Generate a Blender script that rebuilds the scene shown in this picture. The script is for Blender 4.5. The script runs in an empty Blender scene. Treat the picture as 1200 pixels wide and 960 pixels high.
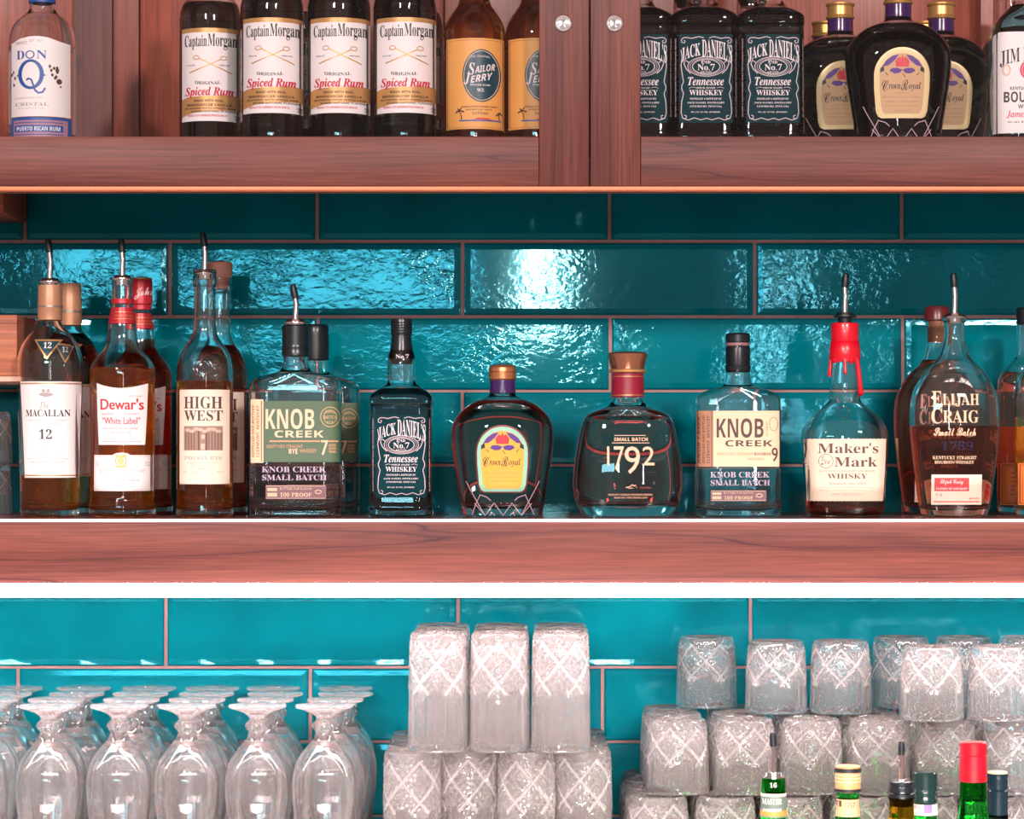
import bpy, bmesh, math, random
from mathutils import Vector, Matrix
random.seed(7)
S = bpy.context.scene
COL = S.collection
# ------------------------------------------------------------------ camera, world, light, exposure
F, HY, CX, ZC, DW = 3258.0, 525.0, 600.0, 1.46, 3.9      # focal length in px, horizon row, centre column, eye height, eye to wall
cd = bpy.data.cameras.new('camera'); cam = bpy.data.objects.new('camera', cd); COL.objects.link(cam)
cam.location = (0, -DW, ZC); cam.rotation_euler = (math.pi/2, 0, 0)
cd.sensor_width = 36; cd.lens = F*36/1200; cd.shift_y = (HY-480)/1200; cd.clip_start = .05
S.camera = cam
W = bpy.data.worlds.new('room'); S.world = W; W.use_nodes = True
nt = W.node_tree; bg = nt.nodes['Background']
tc = nt.nodes.new('ShaderNodeTexCoord'); sp = nt.nodes.new('ShaderNodeSeparateXYZ'); nt.links.new(tc.outputs['Generated'], sp.inputs[0])
rp = nt.nodes.new('ShaderNodeValToRGB'); nt.links.new(sp.outputs['Z'], rp.inputs[0])
rp.color_ramp.elements[0].color = (.78, .52, .47, 1); rp.color_ramp.elements[0].position = 0
rp.color_ramp.elements[1].color = (.80, .56, .52, 1); rp.color_ramp.elements[1].position = .55
mr_ = nt.nodes.new('ShaderNodeMapRange'); nt.links.new(sp.outputs['Y'], mr_.inputs[0])   # the lit room lies behind the camera (-y)
mr_.inputs[1].default_value = -1; mr_.inputs[2].default_value = .6; mr_.inputs[3].default_value = .60; mr_.inputs[4].default_value = .30
nt.links.new(rp.outputs[0], bg.inputs[0]); nt.links.new(mr_.outputs[0], bg.inputs[1])
def area(name, loc, tgt, sx, sy, power, col, spread=180):
    l = bpy.data.lights.new(name, 'AREA'); l.shape = 'RECTANGLE'; l.size = sx; l.size_y = sy; l.energy = power; l.color = col; l.spread = math.radians(spread)
    o = bpy.data.objects.new(name, l); COL.objects.link(o); o.location = loc
    o.rotation_euler = (Vector(tgt)-Vector(loc)).to_track_quat('-Z', 'Y').to_euler(); return o
area('bar_pendant_lamp', (.12, -8.0, 2.18), (0, 0, 1.5), .10, .42, 42, (1, .82, .76))
area('room_window', (-1.15, -9.0, 2.35), (0, 0, 1.5), 1.9, .5, 62, (.35, .85, 1))
area('room_window', (1.18, -8.5, 1.9), (0, 0, 1.5), .14, 1.2, 18, (.8, .92, 1))
area('low_front_fill', (0, -1.9, .45), (0, 0, .93), 2.4, .2, 15, (1, .84, .82), 46)  # unseen fill added low in front to brighten the glassware
area('ceiling_lamp', (-1.6, -6.0, 3.4), (0, 0, 1.5), .35, .35, 200, (1, .84, .8))
area('ceiling_lamp', (1.7, -6.0, 3.4), (0, 0, 1.5), .35, .35, 200, (1, .84, .8))
S.view_settings.view_transform = 'Standard'; S.view_settings.look = 'None'; S.view_settings.gamma = 1
S.view_settings.use_curve_mapping = False; S.view_settings.exposure = 0.0
cy = S.cycles
cy.max_bounces = 48; cy.transmission_bounces = 48; cy.glossy_bounces = 6; cy.diffuse_bounces = 3; cy.transparent_max_bounces = 24
cy.sample_clamp_indirect = 14; cy.caustics_refractive = True; cy.caustics_reflective = False; cy.blur_glossy = 0
cy.use_denoising = True
# ------------------------------------------------------------------ materials
MATS = {}
def mat(name, col, rough=.5, metal=0, emis=0, coat=0, spec=.5):
    if name in MATS: return MATS[name]
    m = bpy.data.materials.new(name); m.use_nodes = True; MATS[name] = m
    b = m.node_tree.nodes['Principled BSDF']
    b.inputs['Base Color'].default_value = (*col, 1); b.inputs['Roughness'].default_value = rough
    b.inputs['Metallic'].default_value = metal; b.inputs['Coat Weight'].default_value = coat
    b.inputs['Specular IOR Level'].default_value = spec
    if emis: b.inputs['Emission Color'].default_value = (*col, 1); b.inputs['Emission Strength'].default_value = emis
    return m
def glass(name, col=(1, 1, 1), ior=1.48, sigma=None, rough=0, glow_mix=0, hcol=None):
    m = bpy.data.materials.new(name); m.use_nodes = True; MATS[name] = m; n = m.node_tree; n.nodes.clear()
    o = n.nodes.new('ShaderNodeOutputMaterial'); g = n.nodes.new('ShaderNodeBsdfGlass')
    g.inputs['Color'].default_value = (*col, 1); g.inputs['IOR'].default_value = ior; g.inputs['Roughness'].default_value = rough
    n.links.new(g.outputs[0], o.inputs['Surface'])
    if glow_mix:                                                # liquid's own colour mixed in to stand for light glowing through it
        h = n.nodes.new('ShaderNodeBsdfTranslucent'); h2 = n.nodes.new('ShaderNodeBsdfDiffuse'); a = n.nodes.new('ShaderNodeAddShader'); x = n.nodes.new('ShaderNodeMixShader'); x.inputs[0].default_value = glow_mix
        h.inputs[0].default_value = (*[c*.5 for c in hcol], 1); h2.inputs[0].default_value = (*[c*.5 for c in hcol], 1)
        n.links.new(h.outputs[0], a.inputs[0]); n.links.new(h2.outputs[0], a.inputs[1])
        n.links.new(g.outputs[0], x.inputs[1]); n.links.new(a.outputs[0], x.inputs[2]); n.links.new(x.outputs[0], o.inputs['Surface'])
    if sigma:
        v = n.nodes.new('ShaderNodeVolumeAbsorption'); r = max(sigma)*1.02
        v.inputs['Density'].default_value = r; v.inputs['Color'].default_value = (*[1-s/r for s in sigma], 1)
        n.links.new(v.outputs[0], o.inputs['Volume'])
    return m
def sig(T, L=.08): return [-math.log(t)/L for t in T]
G_CLEAR = glass('clear_glass', (.985, .99, .99))
G_GREEN = glass('green_glass', (.16, .74, .26), sigma=None)
G_DARK = glass('dark_glass', (.12, .2, .16))
G_OLIVE = glass('olive_glass', (.55, .42, .08))
L_AMBER = glass('amber_whisky', ior=.92, sigma=sig((1-1e-4, .46, .06)), glow_mix=.24, hcol=(1, .36, .05))
L_DARK = glass('dark_whiskey', ior=.92, sigma=sig((.92, .26, .14)))
L_RED = glass('red_brown_whiskey', ior=.92, sigma=sig((.96, .15, .07)), glow_mix=.16, hcol=(.9, .13, .05))
L_PALE = glass('pale_whiskey', ior=.92, sigma=sig((.92, .74, .72)))
L_RUM = glass('dark_rum', ior=.92, sigma=sig((.05, .10, .11)))
L_CROWN = glass('crown_whisky', ior=.92, sigma=sig((.98, .20, .16)))
L_SPICE = glass('orange_rum', ior=.92, sigma=sig((1-1e-4, .45, .05)), glow_mix=.24, hcol=(1, .34, .03))
L_BLACK = glass('blackish_whiskey', ior=.92, sigma=sig((.07, .18, .20)))
L_CLEAR = glass('clear_rum', ior=.92, sigma=sig((.97, .95, .93)))
def wood(name, axis, base=(.235, .068, .050), mid=(.155, .043, .035), dark=(.07, .02, .022), rough=.42, streak=1.0, seed=0):
    m = bpy.data.materials.new(name); m.use_nodes = True; n = m.node_tree; L = n.links; b = n.nodes['Principled BSDF']
    t = n.nodes.new('ShaderNodeTexCoord'); mp = n.nodes.new('ShaderNodeMapping')
    mp.inputs['Scale'].default_value = (.5, 3, 11) if axis == 'x' else (11, 3, .5)
    mp.inputs['Location'].default_value = (seed*3.1, seed*1.7, seed*2.3)
    L.new(t.outputs['Object'], mp.inputs[0])
    def noise(scale, det, dist, vec=None):
        q = n.nodes.new('ShaderNodeTexNoise'); q.inputs['Scale'].default_value = scale; q.inputs['Detail'].default_value = det
        q.inputs['Distortion'].default_value = dist; L.new(vec or mp.outputs[0], q.inputs['Vector']); return q
    n1 = noise(1.5, 2.5, .25)                                  # broad figure
    mm = n.nodes.new('ShaderNodeMath'); mm.operation = 'MULTIPLY'; mm.inputs[1].default_value = 7; L.new(n1.outputs['Fac'], mm.inputs[0])
    fr = n.nodes.new('ShaderNodeMath'); fr.operation = 'PINGPONG'; fr.inputs[1].default_value = 1; L.new(mm.outputs[0], fr.inputs[0])
    r1 = n.nodes.new('ShaderNodeValToRGB'); L.new(fr.outputs[0], r1.inputs[0])
    e = r1.color_ramp.elements; e[0].position = 0; e[0].color = (*dark, 1); e[1].position = 1; e[1].color = (*base, 1)
    x = e.new(.035*streak+.005); x.color = (*mid, 1); x = e.new(.4); x.color = (*[.5*(a+c) for a, c in zip(mid, base)], 1)
    mp2 = n.nodes.new('ShaderNodeMapping'); mp2.inputs['Scale'].default_value = (6, 20, 220) if axis == 'x' else (220, 20, 6)
    L.new(t.outputs['Object'], mp2.inputs[0])
    n2 = noise(1.5, 3, .2, mp2.outputs[0])
    r2 = n.nodes.new('ShaderNodeMapRange'); r2.inputs[1].default_value = .3; r2.inputs[2].default_value = .7
    r2.inputs[3].default_value = .68; r2.inputs[4].default_value = 1.2; L.new(n2.outputs['Fac'], r2.inputs[0])
    mx = n.nodes.new('ShaderNodeMix'); mx.data_type = 'RGBA'; mx.blend_type = 'MULTIPLY'; mx.inputs[0].default_value = 1
    L.new(r1.outputs[0], mx.inputs[6]); L.new(r2.outputs[0], mx.inputs[7]); L.new(mx.outputs[2], b.inputs['Base Color'])
    b.inputs['Roughness'].default_value = rough; b.inputs['Specular IOR Level'].default_value = .22; return m
M_WOODX = wood('walnut_across', 'x'); M_WOODX2 = wood('walnut_rail', 'x', base=(.19, .058, .043), mid=(.13, .038, .031), seed=2)
M_WOODZ = wood('walnut_upright', 'z', base=(.18, .056, .042), mid=(.12, .036, .03), seed=3)
M_PANEL = wood('cabinet_back_wood', 'z', base=(.34, .078, .045), mid=(.27, .062, .038), dark=(.25, .055, .032), rough=.3, seed=5)
M_SIDE = wood('side_unit_wood', 'x', base=(.50, .17, .09), mid=(.36, .11, .06), seed=8)
def tile_mat():
    m = bpy.data.materials.new('teal_glaze'); m.use_nodes = True; n = m.node_tree; L = n.links; b = n.nodes['Principled BSDF']
    t = n.nodes.new('ShaderNodeTexCoord'); oi = n.nodes.new('ShaderNodeObjectInfo')
    n1 = n.nodes.new('ShaderNodeTexNoise'); n1.inputs['Scale'].default_value = 9; n1.inputs['Detail'].default_value = 3; L.new(t.outputs['Object'], n1.inputs['Vector'])
    cr = n.nodes.new('ShaderNodeValToRGB'); L.new(n1.outputs['Fac'], cr.inputs[0])
    cr.color_ramp.elements[0].position = .3; cr.color_ramp.elements[0].color = (0, .150, .190, 1)
    cr.color_ramp.elements[1].position = .7; cr.color_ramp.elements[1].color = (0, .195, .240, 1)
    L.new(cr.outputs[0], b.inputs['Base Color']); b.inputs['Roughness'].default_value = .05
    mp = n.nodes.new('ShaderNodeMapping'); mp.inputs['Scale'].default_value = (1, 1, 1.5); L.new(t.outputs['Object'], mp.inputs[0])
    n2 = n.nodes.new('ShaderNodeTexNoise'); n2.inputs['Scale'].default_value = 75; n2.inputs['Detail'].default_value = 3; n2.inputs['Distortion'].default_value = .6
    L.new(mp.outputs[0], n2.inputs['Vector'])
    n3 = n.nodes.new('ShaderNodeTexNoise'); n3.inputs['Scale'].default_value = 10; n3.inputs['Detail'].default_value = 1; L.new(t.outputs['Object'], n3.inputs['Vector'])
    mr = n.nodes.new('ShaderNodeMapRange'); mr.inputs[1].default_value = .35; mr.inputs[2].default_value = .75; mr.inputs[3].default_value = .08; mr.inputs[4].default_value = 1
    L.new(n3.outputs['Fac'], mr.inputs[0])
    at = n.nodes.new('ShaderNodeAttribute'); at.attribute_type = 'OBJECT'; at.attribute_name = 'ripple'
    m0 = n.nodes.new('ShaderNodeMath'); m0.operation = 'MULTIPLY'; L.new(mr.outputs[0], m0.inputs[0]); L.new(at.outputs['Fac'], m0.inputs[1])
    ml = n.nodes.new('ShaderNodeMath'); ml.operation = 'MULTIPLY'; sb = n.nodes.new('ShaderNodeMath'); sb.operation = 'SUBTRACT'; sb.inputs[1].default_value = .5; L.new(n2.outputs['Fac'], sb.inputs[0]); L.new(sb.outputs[0], ml.inputs[0]); L.new(m0.outputs[0], ml.inputs[1])
    bp = n.nodes.new('ShaderNodeBump'); bp.inputs['Strength'].default_value = .55; bp.inputs['Distance'].default_value = .0016
    L.new(ml.outputs[0], bp.inputs['Height']); L.new(bp.outputs[0], b.inputs['Normal'])
    b.inputs['Specular IOR Level'].default_value = .5; b.inputs['Specular Tint'].default_value = (.25, .85, 1, 1)
    return m
M_TILE = tile_mat()
M_GROUT = mat('pink_grout', (.42, .24, .23), .9)
M_METAL = mat('chrome', (.75, .72, .72), .12, 1)
M_RUB = mat('black_rubber', (.006, .012, .016), .4)
M_BLK = mat('black_plastic', (.008, .014, .018), .28)
WHITE = (.90, .84, .84)
M_PAPER = mat('white_paper', WHITE, .55)
M_CREAM = mat('cream_paper', (.88, .74, .60), .6)
M_INK = mat('black_ink', (.012, .014, .02), .5)
M_BRN = mat('brown_ink', (.10, .045, .04), .5)
M_GREY = mat('grey_ink', (.42, .36, .36), .5)
M_PINKI = mat('faint_pink_ink', (.72, .42, .40), .5)
M_REDI = mat('red_ink', (.62, .015, .03), .45)
M_GOLD = mat('gold_foil', (.72, .40, .16), .35, .6)
M_TEALK = mat('black_label_paper', (.001, .034, .045), .6, spec=.1)
M_WHT = mat('white_print', (.84, .74, .76), .5)
# ------------------------------------------------------------------ scene helpers
def link(o, parent=None):
    COL.objects.link(o)
    if parent: o.parent = parent
    return o
def mesh_obj(name, verts, faces, m, parent=None, smooth=True, ang=35):
    me = bpy.data.meshes.new(name); me.from_pydata(verts, [], faces); me.update()
    if m: me.materials.append(m)
    if smooth:
        me.shade_smooth(); me.set_sharp_from_angle(angle=math.radians(ang))
    return link(bpy.data.objects.new(name, me), parent)
def bm_obj(name, bm, m, parent=None, smooth=False, ang=35):
    bmesh.ops.recalc_face_normals(bm, faces=bm.faces)
    me = bpy.data.meshes.new(name); bm.to_mesh(me); bm.free()
    if m: me.materials.append(m)
    if smooth: me.shade_smooth(); me.set_sharp_from_angle(angle=math.radians(ang))
    return link(bpy.data.objects.new(name, me), parent)
def box(name, x0, x1, y0, y1, z0, z1, m, parent=None, bev=0, seg=2):
    bm = bmesh.new()
    bmesh.ops.create_cube(bm, size=1, matrix=Matrix.Translation(((x0+x1)/2, (y0+y1)/2, (z0+z1)/2)) @ Matrix.Diagonal((x1-x0, y1-y0, z1-z0, 1)))
    if bev: bmesh.ops.bevel(bm, geom=bm.edges[:], offset=bev, segments=seg, profile=.5, affect='EDGES')
    return bm_obj(name, bm, m, parent, smooth=bool(bev), ang=60)
def empty(name, loc=(0, 0, 0)):
    o = bpy.data.objects.new(name, None); o.empty_display_size = .02; link(o); o.location = loc; return o
def tag(o, label, cat, group=None):
    o['label'] = label; o['category'] = cat
    if group: o['group'] = group
    return o
def kids(o): return [c for c in COL.objects if c.parent == o]
def copy_tree(o, parent=None):
    c = o.copy(); COL.objects.link(c); c.parent = parent
    for ch in KIDS.get(o.name, None) or kids(o): copy_tree(ch, c)
    return c
KIDS = {}
def px(x, d): return (x-CX)*d/F
def pz(y, d): return ZC+(HY-y)*d/F
def py(d): return d-DW
def pchip(xs, ys):
    n = len(xs); h = [xs[i+1]-xs[i] for i in range(n-1)]; dl = [(ys[i+1]-ys[i])/h[i] for i in range(n-1)]; m = [0]*n
    for i in range(1, n-1):
        if dl[i-1]*dl[i] > 0:
            w1 = 2*h[i]+h[i-1]; w2 = h[i]+2*h[i-1]; m[i] = (w1+w2)/(w1/dl[i-1]+w2/dl[i])
    m[0] = dl[0]; m[-1] = dl[-1]
    def f(x):
        if x <= xs[0]: return ys[0]
        if x >= xs[-1]: return ys[-1]
        i = max(j for j in range(n-1) if xs[j] <= x)
        t = (x-xs[i])/h[i]; t2 = t*t; t3 = t2*t
        return (2*t3-3*t2+1)*ys[i]+(t3-2*t2+t)*h[i]*m[i]+(-2*t3+3*t2)*ys[i+1]+(t3-t2)*h[i]*m[i+1]
    return f
def ring_pts(a, b, n, N):
    out = []
    for k in range(N):
        t = 2*math.pi*(k+.5)/N; c, s = math.cos(t), math.sin(t)
        r = (abs(c/a)**n+abs(s/b)**n)**(-1/n); out.append((r*c, r*s))
    return out
def loft(rings, N=48, flip=False, v0=0):
    """rings bottom to top: (z, a, b, n). closed with centre points."""
    vs, fs = [], []
    for z, a, b, n in rings: vs += [(x, y, z) for x, y in ring_pts(max(a, 1e-4), max(b, 1e-4), n, N)]
    R = len(rings)
    for i in range(R-1):
        for k in range(N):
            q = (i*N+k, i*N+(k+1) % N, (i+1)*N+(k+1) % N, (i+1)*N+k); fs.append(q)
    vs.append((0, 0, rings[0][0])); vs.append((0, 0, rings[-1][0])); cb, ct = R*N, R*N+1
    for k in range(N):
        fs.append((cb, (k+1) % N, k)); fs.append((ct, (R-1)*N+k, (R-1)*N+(k+1) % N))
    if flip: fs = [tuple(reversed(f)) for f in fs]
    return vs, [tuple(i+v0 for i in f) for f in fs]
def lathe(name, prof, m, parent=None, N=32, loc=(0, 0, 0), ang=35):
    """prof: (r, z) bottom to top"""
    v, f = loft([(z, r, r, 2) for r, z in prof], N)
    o = mesh_obj(name, v, f, m, parent, ang=ang); o.location = loc; return o
def tube(name, pts, r, m, parent=None, N=10):
    vs, fs = [], []
    P = [Vector(p) for p in pts]
    rr = r if isinstance(r, (list, tuple)) else [r]*len(P)
    for i, p in enumerate(P):
        t = (P[min(i+1, len(P)-1)]-P[max(i-1, 0)]).normalized()
        u = t.cross(Vector((0, 1, 0)));
        if u.length < .1: u = t.cross(Vector((1, 0, 0)))
        u.normalize(); w = t.cross(u)
        for k in range(N):
            a = 2*math.pi*k/N; vs.append(tuple(p+(u*math.cos(a)+w*math.sin(a))*rr[i]))
    for i in range(len(P)-1):
        for k in range(N): fs.append((i*N+k, i*N+(k+1) % N, (i+1)*N+(k+1) % N, (i+1)*N+k))
    fs.append(tuple(range(N))[::-1]); fs.append(tuple((len(P)-1)*N+k for k in range(N)))
    bm = bmesh.new(); vv = [bm.verts.new(v) for v in vs]
    for f in fs: bm.faces.new([vv[i] for i in f])
    return bm_obj(name, bm, m, parent, smooth=True)
# ------------------------------------------------------------------ flat print: shapes in photo pixels, (verts, faces)
FONT = {'b': (0x1D400, 0x1D41A, 0x1D7CE), 'bi': (0x1D468, 0x1D482, 0x1D7CE), 's': (0x1D4D0, 0x1D4EA, 0x1D7CE),
        'S': (0x1D5D4, 0x1D5EE, 0x1D7EC), 'Si': (0x1D63C, 0x1D656, 0x1D7EC), 'm': (0x1D670, 0x1D68A, 0x1D7F6), 'f': (0x1D56C, 0x1D586, 0x1D7CE)}
TC = {}
def glyphs(s, font, fine):
    k = (s, font, fine)
    if k in TC: return TC[k]
    o = s
    if font in FONT:
        U, l, D = FONT[font]; o = ''
        for c in s:
            if 'A' <= c <= 'Z': o += chr(U+ord(c)-65)
            elif 'a' <= c <= 'z': o += chr(l+ord(c)-97)
            elif '0' <= c <= '9': o += chr(D+ord(c)-48)
            else: o += c
    cu = bpy.data.curves.new('lettering_source', 'FONT'); cu.body = o; cu.resolution_u = 3 if fine else 1
    ob = bpy.data.objects.new('lettering_source', cu); me = bpy.data.meshes.new_from_object(ob)
    vs = [(v.co.x, -v.co.y) for v in me.vertices]; fs = [tuple(p.vertices) for p in me.polygons]
    bpy.data.objects.remove(ob); bpy.data.meshes.remove(me); bpy.data.curves.remove(cu)
    TC[k] = (vs, fs); return TC[k]
def T(s, font, x0, y0, x1, y1, arch=0, shear=0, rise=0, rot=False):
    """words fitted to a pixel rectangle; arch drops the ends; rot runs them upwards"""
    fine = (y1-y0 if not rot else x1-x0) > 5.5
    vs, fs = glyphs(s, font, fine)
    if not vs: return [], []
    xa, xb = min(v[0] for v in vs), max(v[0] for v in vs); ya, yb = min(v[1] for v in vs), max(v[1] for v in vs)
    out = []
    for x, y in vs:
        u = (x-xa)/(xb-xa); v = (y-ya)/max(yb-ya, 1e-6)
        if rot: out.append((x0+v*(x1-x0), y1-u*(y1-y0)))
        else:
            X = x0+u*(x1-x0)+shear*(1-v); Y = y0+v*(y1-y0)+arch*(2*u-1)**2-rise*(u-.5); out.append((X, Y))
    return out, fs
def poly(*pts): return list(pts), [tuple(range(len(pts)))]
def rect(x0, y0, x1, y1): return poly((x0, y0), (x1, y0), (x1, y1), (x0, y1))
def ell(cx, cy_, rx, ry, N=28): return poly(*[(cx+rx*math.cos(2*math.pi*k/N), cy_+ry*math.sin(2*math.pi*k/N)) for k in range(N)])
def band(pts, w, closed=False):
    n = len(pts); vs = []; fs = []
    for i, (x, y) in enumerate(pts):
        a = pts[(i-1) % n] if closed or i else pts[i]; b = pts[(i+1) % n] if closed or i < n-1 else pts[i]
        tx, ty = b[0]-a[0], b[1]-a[1]; l = math.hypot(tx, ty) or 1; nx, ny = -ty/l*w/2, tx/l*w/2
        vs += [(x+nx, y+ny), (x-nx, y-ny)]
    for i in range(n if closed else n-1):
        j = (i+1) % n; fs.append((2*i, 2*i+1, 2*j+1, 2*j))
    return vs, fs
def ringe(cx, cy_, rx, ry, w, N=28, a0=0, a1=360):
    full = a1-a0 >= 360
    return band([(cx+rx*math.cos(math.radians(a0+(a1-a0)*k/N)), cy_+ry*math.sin(math.radians(a0+(a1-a0)*k/N))) for k in range(N if full else N+1)], w, full)
def frame(x0, y0, x1, y1, w): return band([(x0, y0), (x1, y0), (x1, y1), (x0, y1)], w, True)
def lines(rows, font='S'):
    return [T(s, font, x0, y0, x1, y1) for s, x0, y0, x1, y1 in rows]
# ------------------------------------------------------------------ bottles
class Bottle:
    def __init__(B, name, c, d, prof, hd=1.0, n=2.0, zs=None, level=None, gmat=None, liq=None, t=.0024, N=48, neck=None, foot=.009, bump=None):
        """prof: (y px, half width px) from base up; hd: depth/width of the body; neck: y px above which the section is round"""
        B.c, B.d = c, d; B.s = d/F; B.zs = zs; B.x = px(c, d)
        prof = sorted(prof, key=lambda p: -p[0]); y0 = prof[0][0]
        B.yb = y0
        zz = [(y0-p[0])*B.s for p in prof]; aa = [p[1]*B.s for p in prof]
        fa = pchip(zz, aa)
        nk = neck if neck is not None else -1e9
        def ratio(z):
            y = y0-z/B.s; k = min(max((y-nk)/14, 0), 1) if neck is not None else 1
            return 1+(hd-1)*k, 2+(n-2)*k
        B.amax = max(aa)
        def sec(z):
            a = fa(z); r, nn = ratio(z); return a, min(a*r if r < 1 else a*r, B.amax*hd if hd < 1 else 9), nn
        B.sec = sec; B.H = zz[-1]
        zs_ = set()
        for i in range(len(zz)-1):
            st = 1 if abs(zz[i+1]-zz[i]) < .0012 else 4
            if abs(zz[i+1]-zz[i]) > .03: st = 6
            for k in range(st): zs_.add(zz[i]+(zz[i+1]-zz[i])*k/st)
        zs_.add(zz[-1]); zl = sorted(zs_)
        rings = [(z, *sec(z)) for z in zl]
        a, b, nn = sec(0); rings = [(0.0, a*.86, b*.86, nn), (.0006, a*.94, b*.94, nn), (.002, a*.985, b*.985, nn)]+[r for r in rings if r[0] > .0025]
        vs, fs = loft(rings, N)
        zt = B.H-.0006
        lev = (y0-level)*B.s if level is not None else B.H*.92
        if lev < zt-.004:
            cz = [lev]+[z for z in zl if lev+.001 < z < zt-.001]+[zt]
            cr = []
            for z in cz:
                a, b, nn = sec(z); cr.append((z, max(a-t, .001), max(b-t, .001), nn))
            v2, f2 = loft(cr, N, flip=True, v0=len(vs)); vs += v2; fs += f2
        B.root = empty(name, (B.x, py(d), zs)); B.root['_b'] = 1
        B.glass = mesh_obj('glass_body', vs, fs, gmat or G_CLEAR, B.root, ang=50)
        if liq:
            lz = [z for z in zl if foot+.012 < z < lev-.001]
            rr = []
            for z, k in ((foot, .6), (foot+.0015, .8), (foot+.004, .93), (foot+.009, 1)):
                a, b, nn = sec(z); rr.append((z, (a-t)*k, (b-t)*k, nn))
            for z in lz+[lev-.0004]:
                a, b, nn = sec(z); rr.append((z, max(a-t, .001), max(b-t, .001), nn))
            v, f = loft(rr, N); mesh_obj('liquid', v, f, liq, B.root, ang=50)
        B.hdm = max(sec(z)[1] for z in zl)
    def conv(B, X, Y, off):
        """photo pixel -> point on the front of the bottle, local"""
        dl = B.d-B.hdm*.97
        z = ZC+(HY-Y)*dl/F-B.zs; x = (X-CX)*dl/F-B.x
        z = min(max(z, .0004), B.H-.0002)
        a, b, n = B.sec(z); q = min(abs(x)/a, .992)
        x = math.copysign(q*a, x)
        return x*(1+off/max(a, .005)), -(b*(1-q**n)**(1/n)+off), z
    def decal(B, name, shapes, m, layer=0, parent=None, step=4.0, vstep=9.0, relief=0):
        bm = bmesh.new()
        for vs, fs in (shapes if isinstance(shapes, list) else [shapes]):
            vv = [bm.verts.new((x, y, 0)) for x, y in vs]
            for f in fs:
                try: bm.faces.new([vv[i] for i in f])
                except ValueError: pass
        if not bm.faces: bm.free(); return None
        xs = [v.co.x for v in bm.verts]; ys = [v.co.y for v in bm.verts]
        for ax, lo, hi, st in ((0, min(xs), max(xs), step), (1, min(ys), max(ys), vstep)):
            k = math.floor(lo/st)+1
            while k*st < hi:
                co = Vector((0, 0, 0)); co[ax] = k*st; no = Vector((0, 0, 0)); no[ax] = 1
                bmesh.ops.bisect_plane(bm, geom=bm.verts[:]+bm.edges[:]+bm.faces[:], plane_co=co, plane_no=no, dist=1e-4); k += 1
        off = .00022+.00016*layer+relief
        for v in bm.verts: v.co = Vector(B.conv(v.co.x, v.co.y, off))
        bm.normal_update()
        for f in bm.faces:
            if f.normal.y > 0: f.normal_flip()
        me = bpy.data.meshes.new(name); bm.to_mesh(me); bm.free(); me.materials.append(m); me.shade_smooth()
        return link(bpy.data.objects.new(name, me), parent or B.root)
    def back_label(B, x0, y0, x1, y1, m):  # label paper, also added to send amber light forward through the liquid
        vs, fs = [], []; nx, ny = 12, 5
        for j in range(ny+1):
            for i in range(nx+1):
                x, y, z = B.conv(x0+(x1-x0)*i/nx, y0+(y1-y0)*j/ny, .0002); vs.append((x, -y, z))
        for j in range(ny):
            for i in range(nx): a = j*(nx+1)+i; fs.append((a, a+1, a+nx+2, a+nx+1))
        return mesh_obj('back_label', vs, fs, m, B.root)
    def band(B, name, y0, y1, m, extra=.0006, N=40, prof=None, parent=None):
        """a sleeve round the bottle between two rows"""
        z0, z1 = (B.yb-y1)*B.s, (B.yb-y0)*B.s; K = 6; rings = []
        for i in range(K+1):
            z = z0+(z1-z0)*i/K; a, b, n = B.sec(z); rings.append((z, a+extra, b+extra, n))
        v, f = loft(rings, N); f = [q for q in f if len(q) == 4]
        rin = [(z, a-extra*.5, b-extra*.5, n) for z, a, b, n in rings]; v2, f2 = loft(rin, N, flip=True, v0=len(v)); f2 = [q for q in f2 if len(q) == 4]
        o = len(v); top = (K)*N
        rim = [(k+0, o+k, o+(k+1) % N, (k+1) % N) for k in range(N)]+[(top+k, top+(k+1) % N, o+top+(k+1) % N, o+top+k) for k in range(N)]
        return mesh_obj(name, v+v2, f+f2+rim, m, parent or B.root)
    def cap(B, name, prof, m, N=40, parent=None):
        """solid turned closure: (y px, half width px)"""
        prof = sorted(prof, key=lambda p: -p[0])
        return lathe(name, [(w*B.s, (B.yb-y)*B.s) for y, w in prof], m, parent or B.root, N)
    def pourer(B, ytip, ycol, lean=-2, wcol=13, xt=0, collar=None):
        """metal pouring spout: collar at row ycol, tip at row ytip"""
        s = B.s; z = lambda y: (B.yb-y)*s
        p = tube('pour_spout', [(0, 0, z(ycol+6)), (0, 0, z(ycol-6)), (.6*s, 0, z(ycol-(ycol-ytip)*.45)), (-.3*s, 0, z(ytip+16)), (lean*.6*s, 0, z(ytip+11))], [3.6*s, 3.5*s, 3.3*s, 3.2*s, 3.2*s], M_METAL, B.root, 14)
        tube('spout_tip', [(-.1*s, 0, z(ytip+17)), (lean*.5*s, 0, z(ytip+11)), (lean*.9*s, 0, z(ytip+5)), (lean*s, 0, z(ytip+1)), (lean*s, 0, z(ytip))], [3.9*s, 4.3*s, 4.0*s, 3.0*s, 1.5*s], M_RUB, p, 14)
        lathe('collar', [(wcol*.62*s, z(ycol+9)), (wcol*.64*s, z(ycol+3.4)), (wcol*s, z(ycol+3.2)), (wcol*1.02*s, z(ycol+2)), (wcol*s, z(ycol+.6)), (wcol*.8*s, z(ycol+.4)), (wcol*.74*s, z(ycol-2.5)), (wcol*.5*s, z(ycol-3)), (4*s, z(ycol-3.2))], collar or M_METAL, p, 32)
    def done(B, label, group=None):
        tag(B.root, label, 'bottle', group); return B
def dup(B, c, d, label, group=None, zs=None, scale=1, rot=0):
    r = copy_tree(B.root); r.location = (px(c, d), py(d), zs if zs is not None else B.zs); r.scale = (scale,)*3; r.rotation_euler = (0, 0, rot)
    tag(r, label, 'bottle', group); return r
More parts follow.
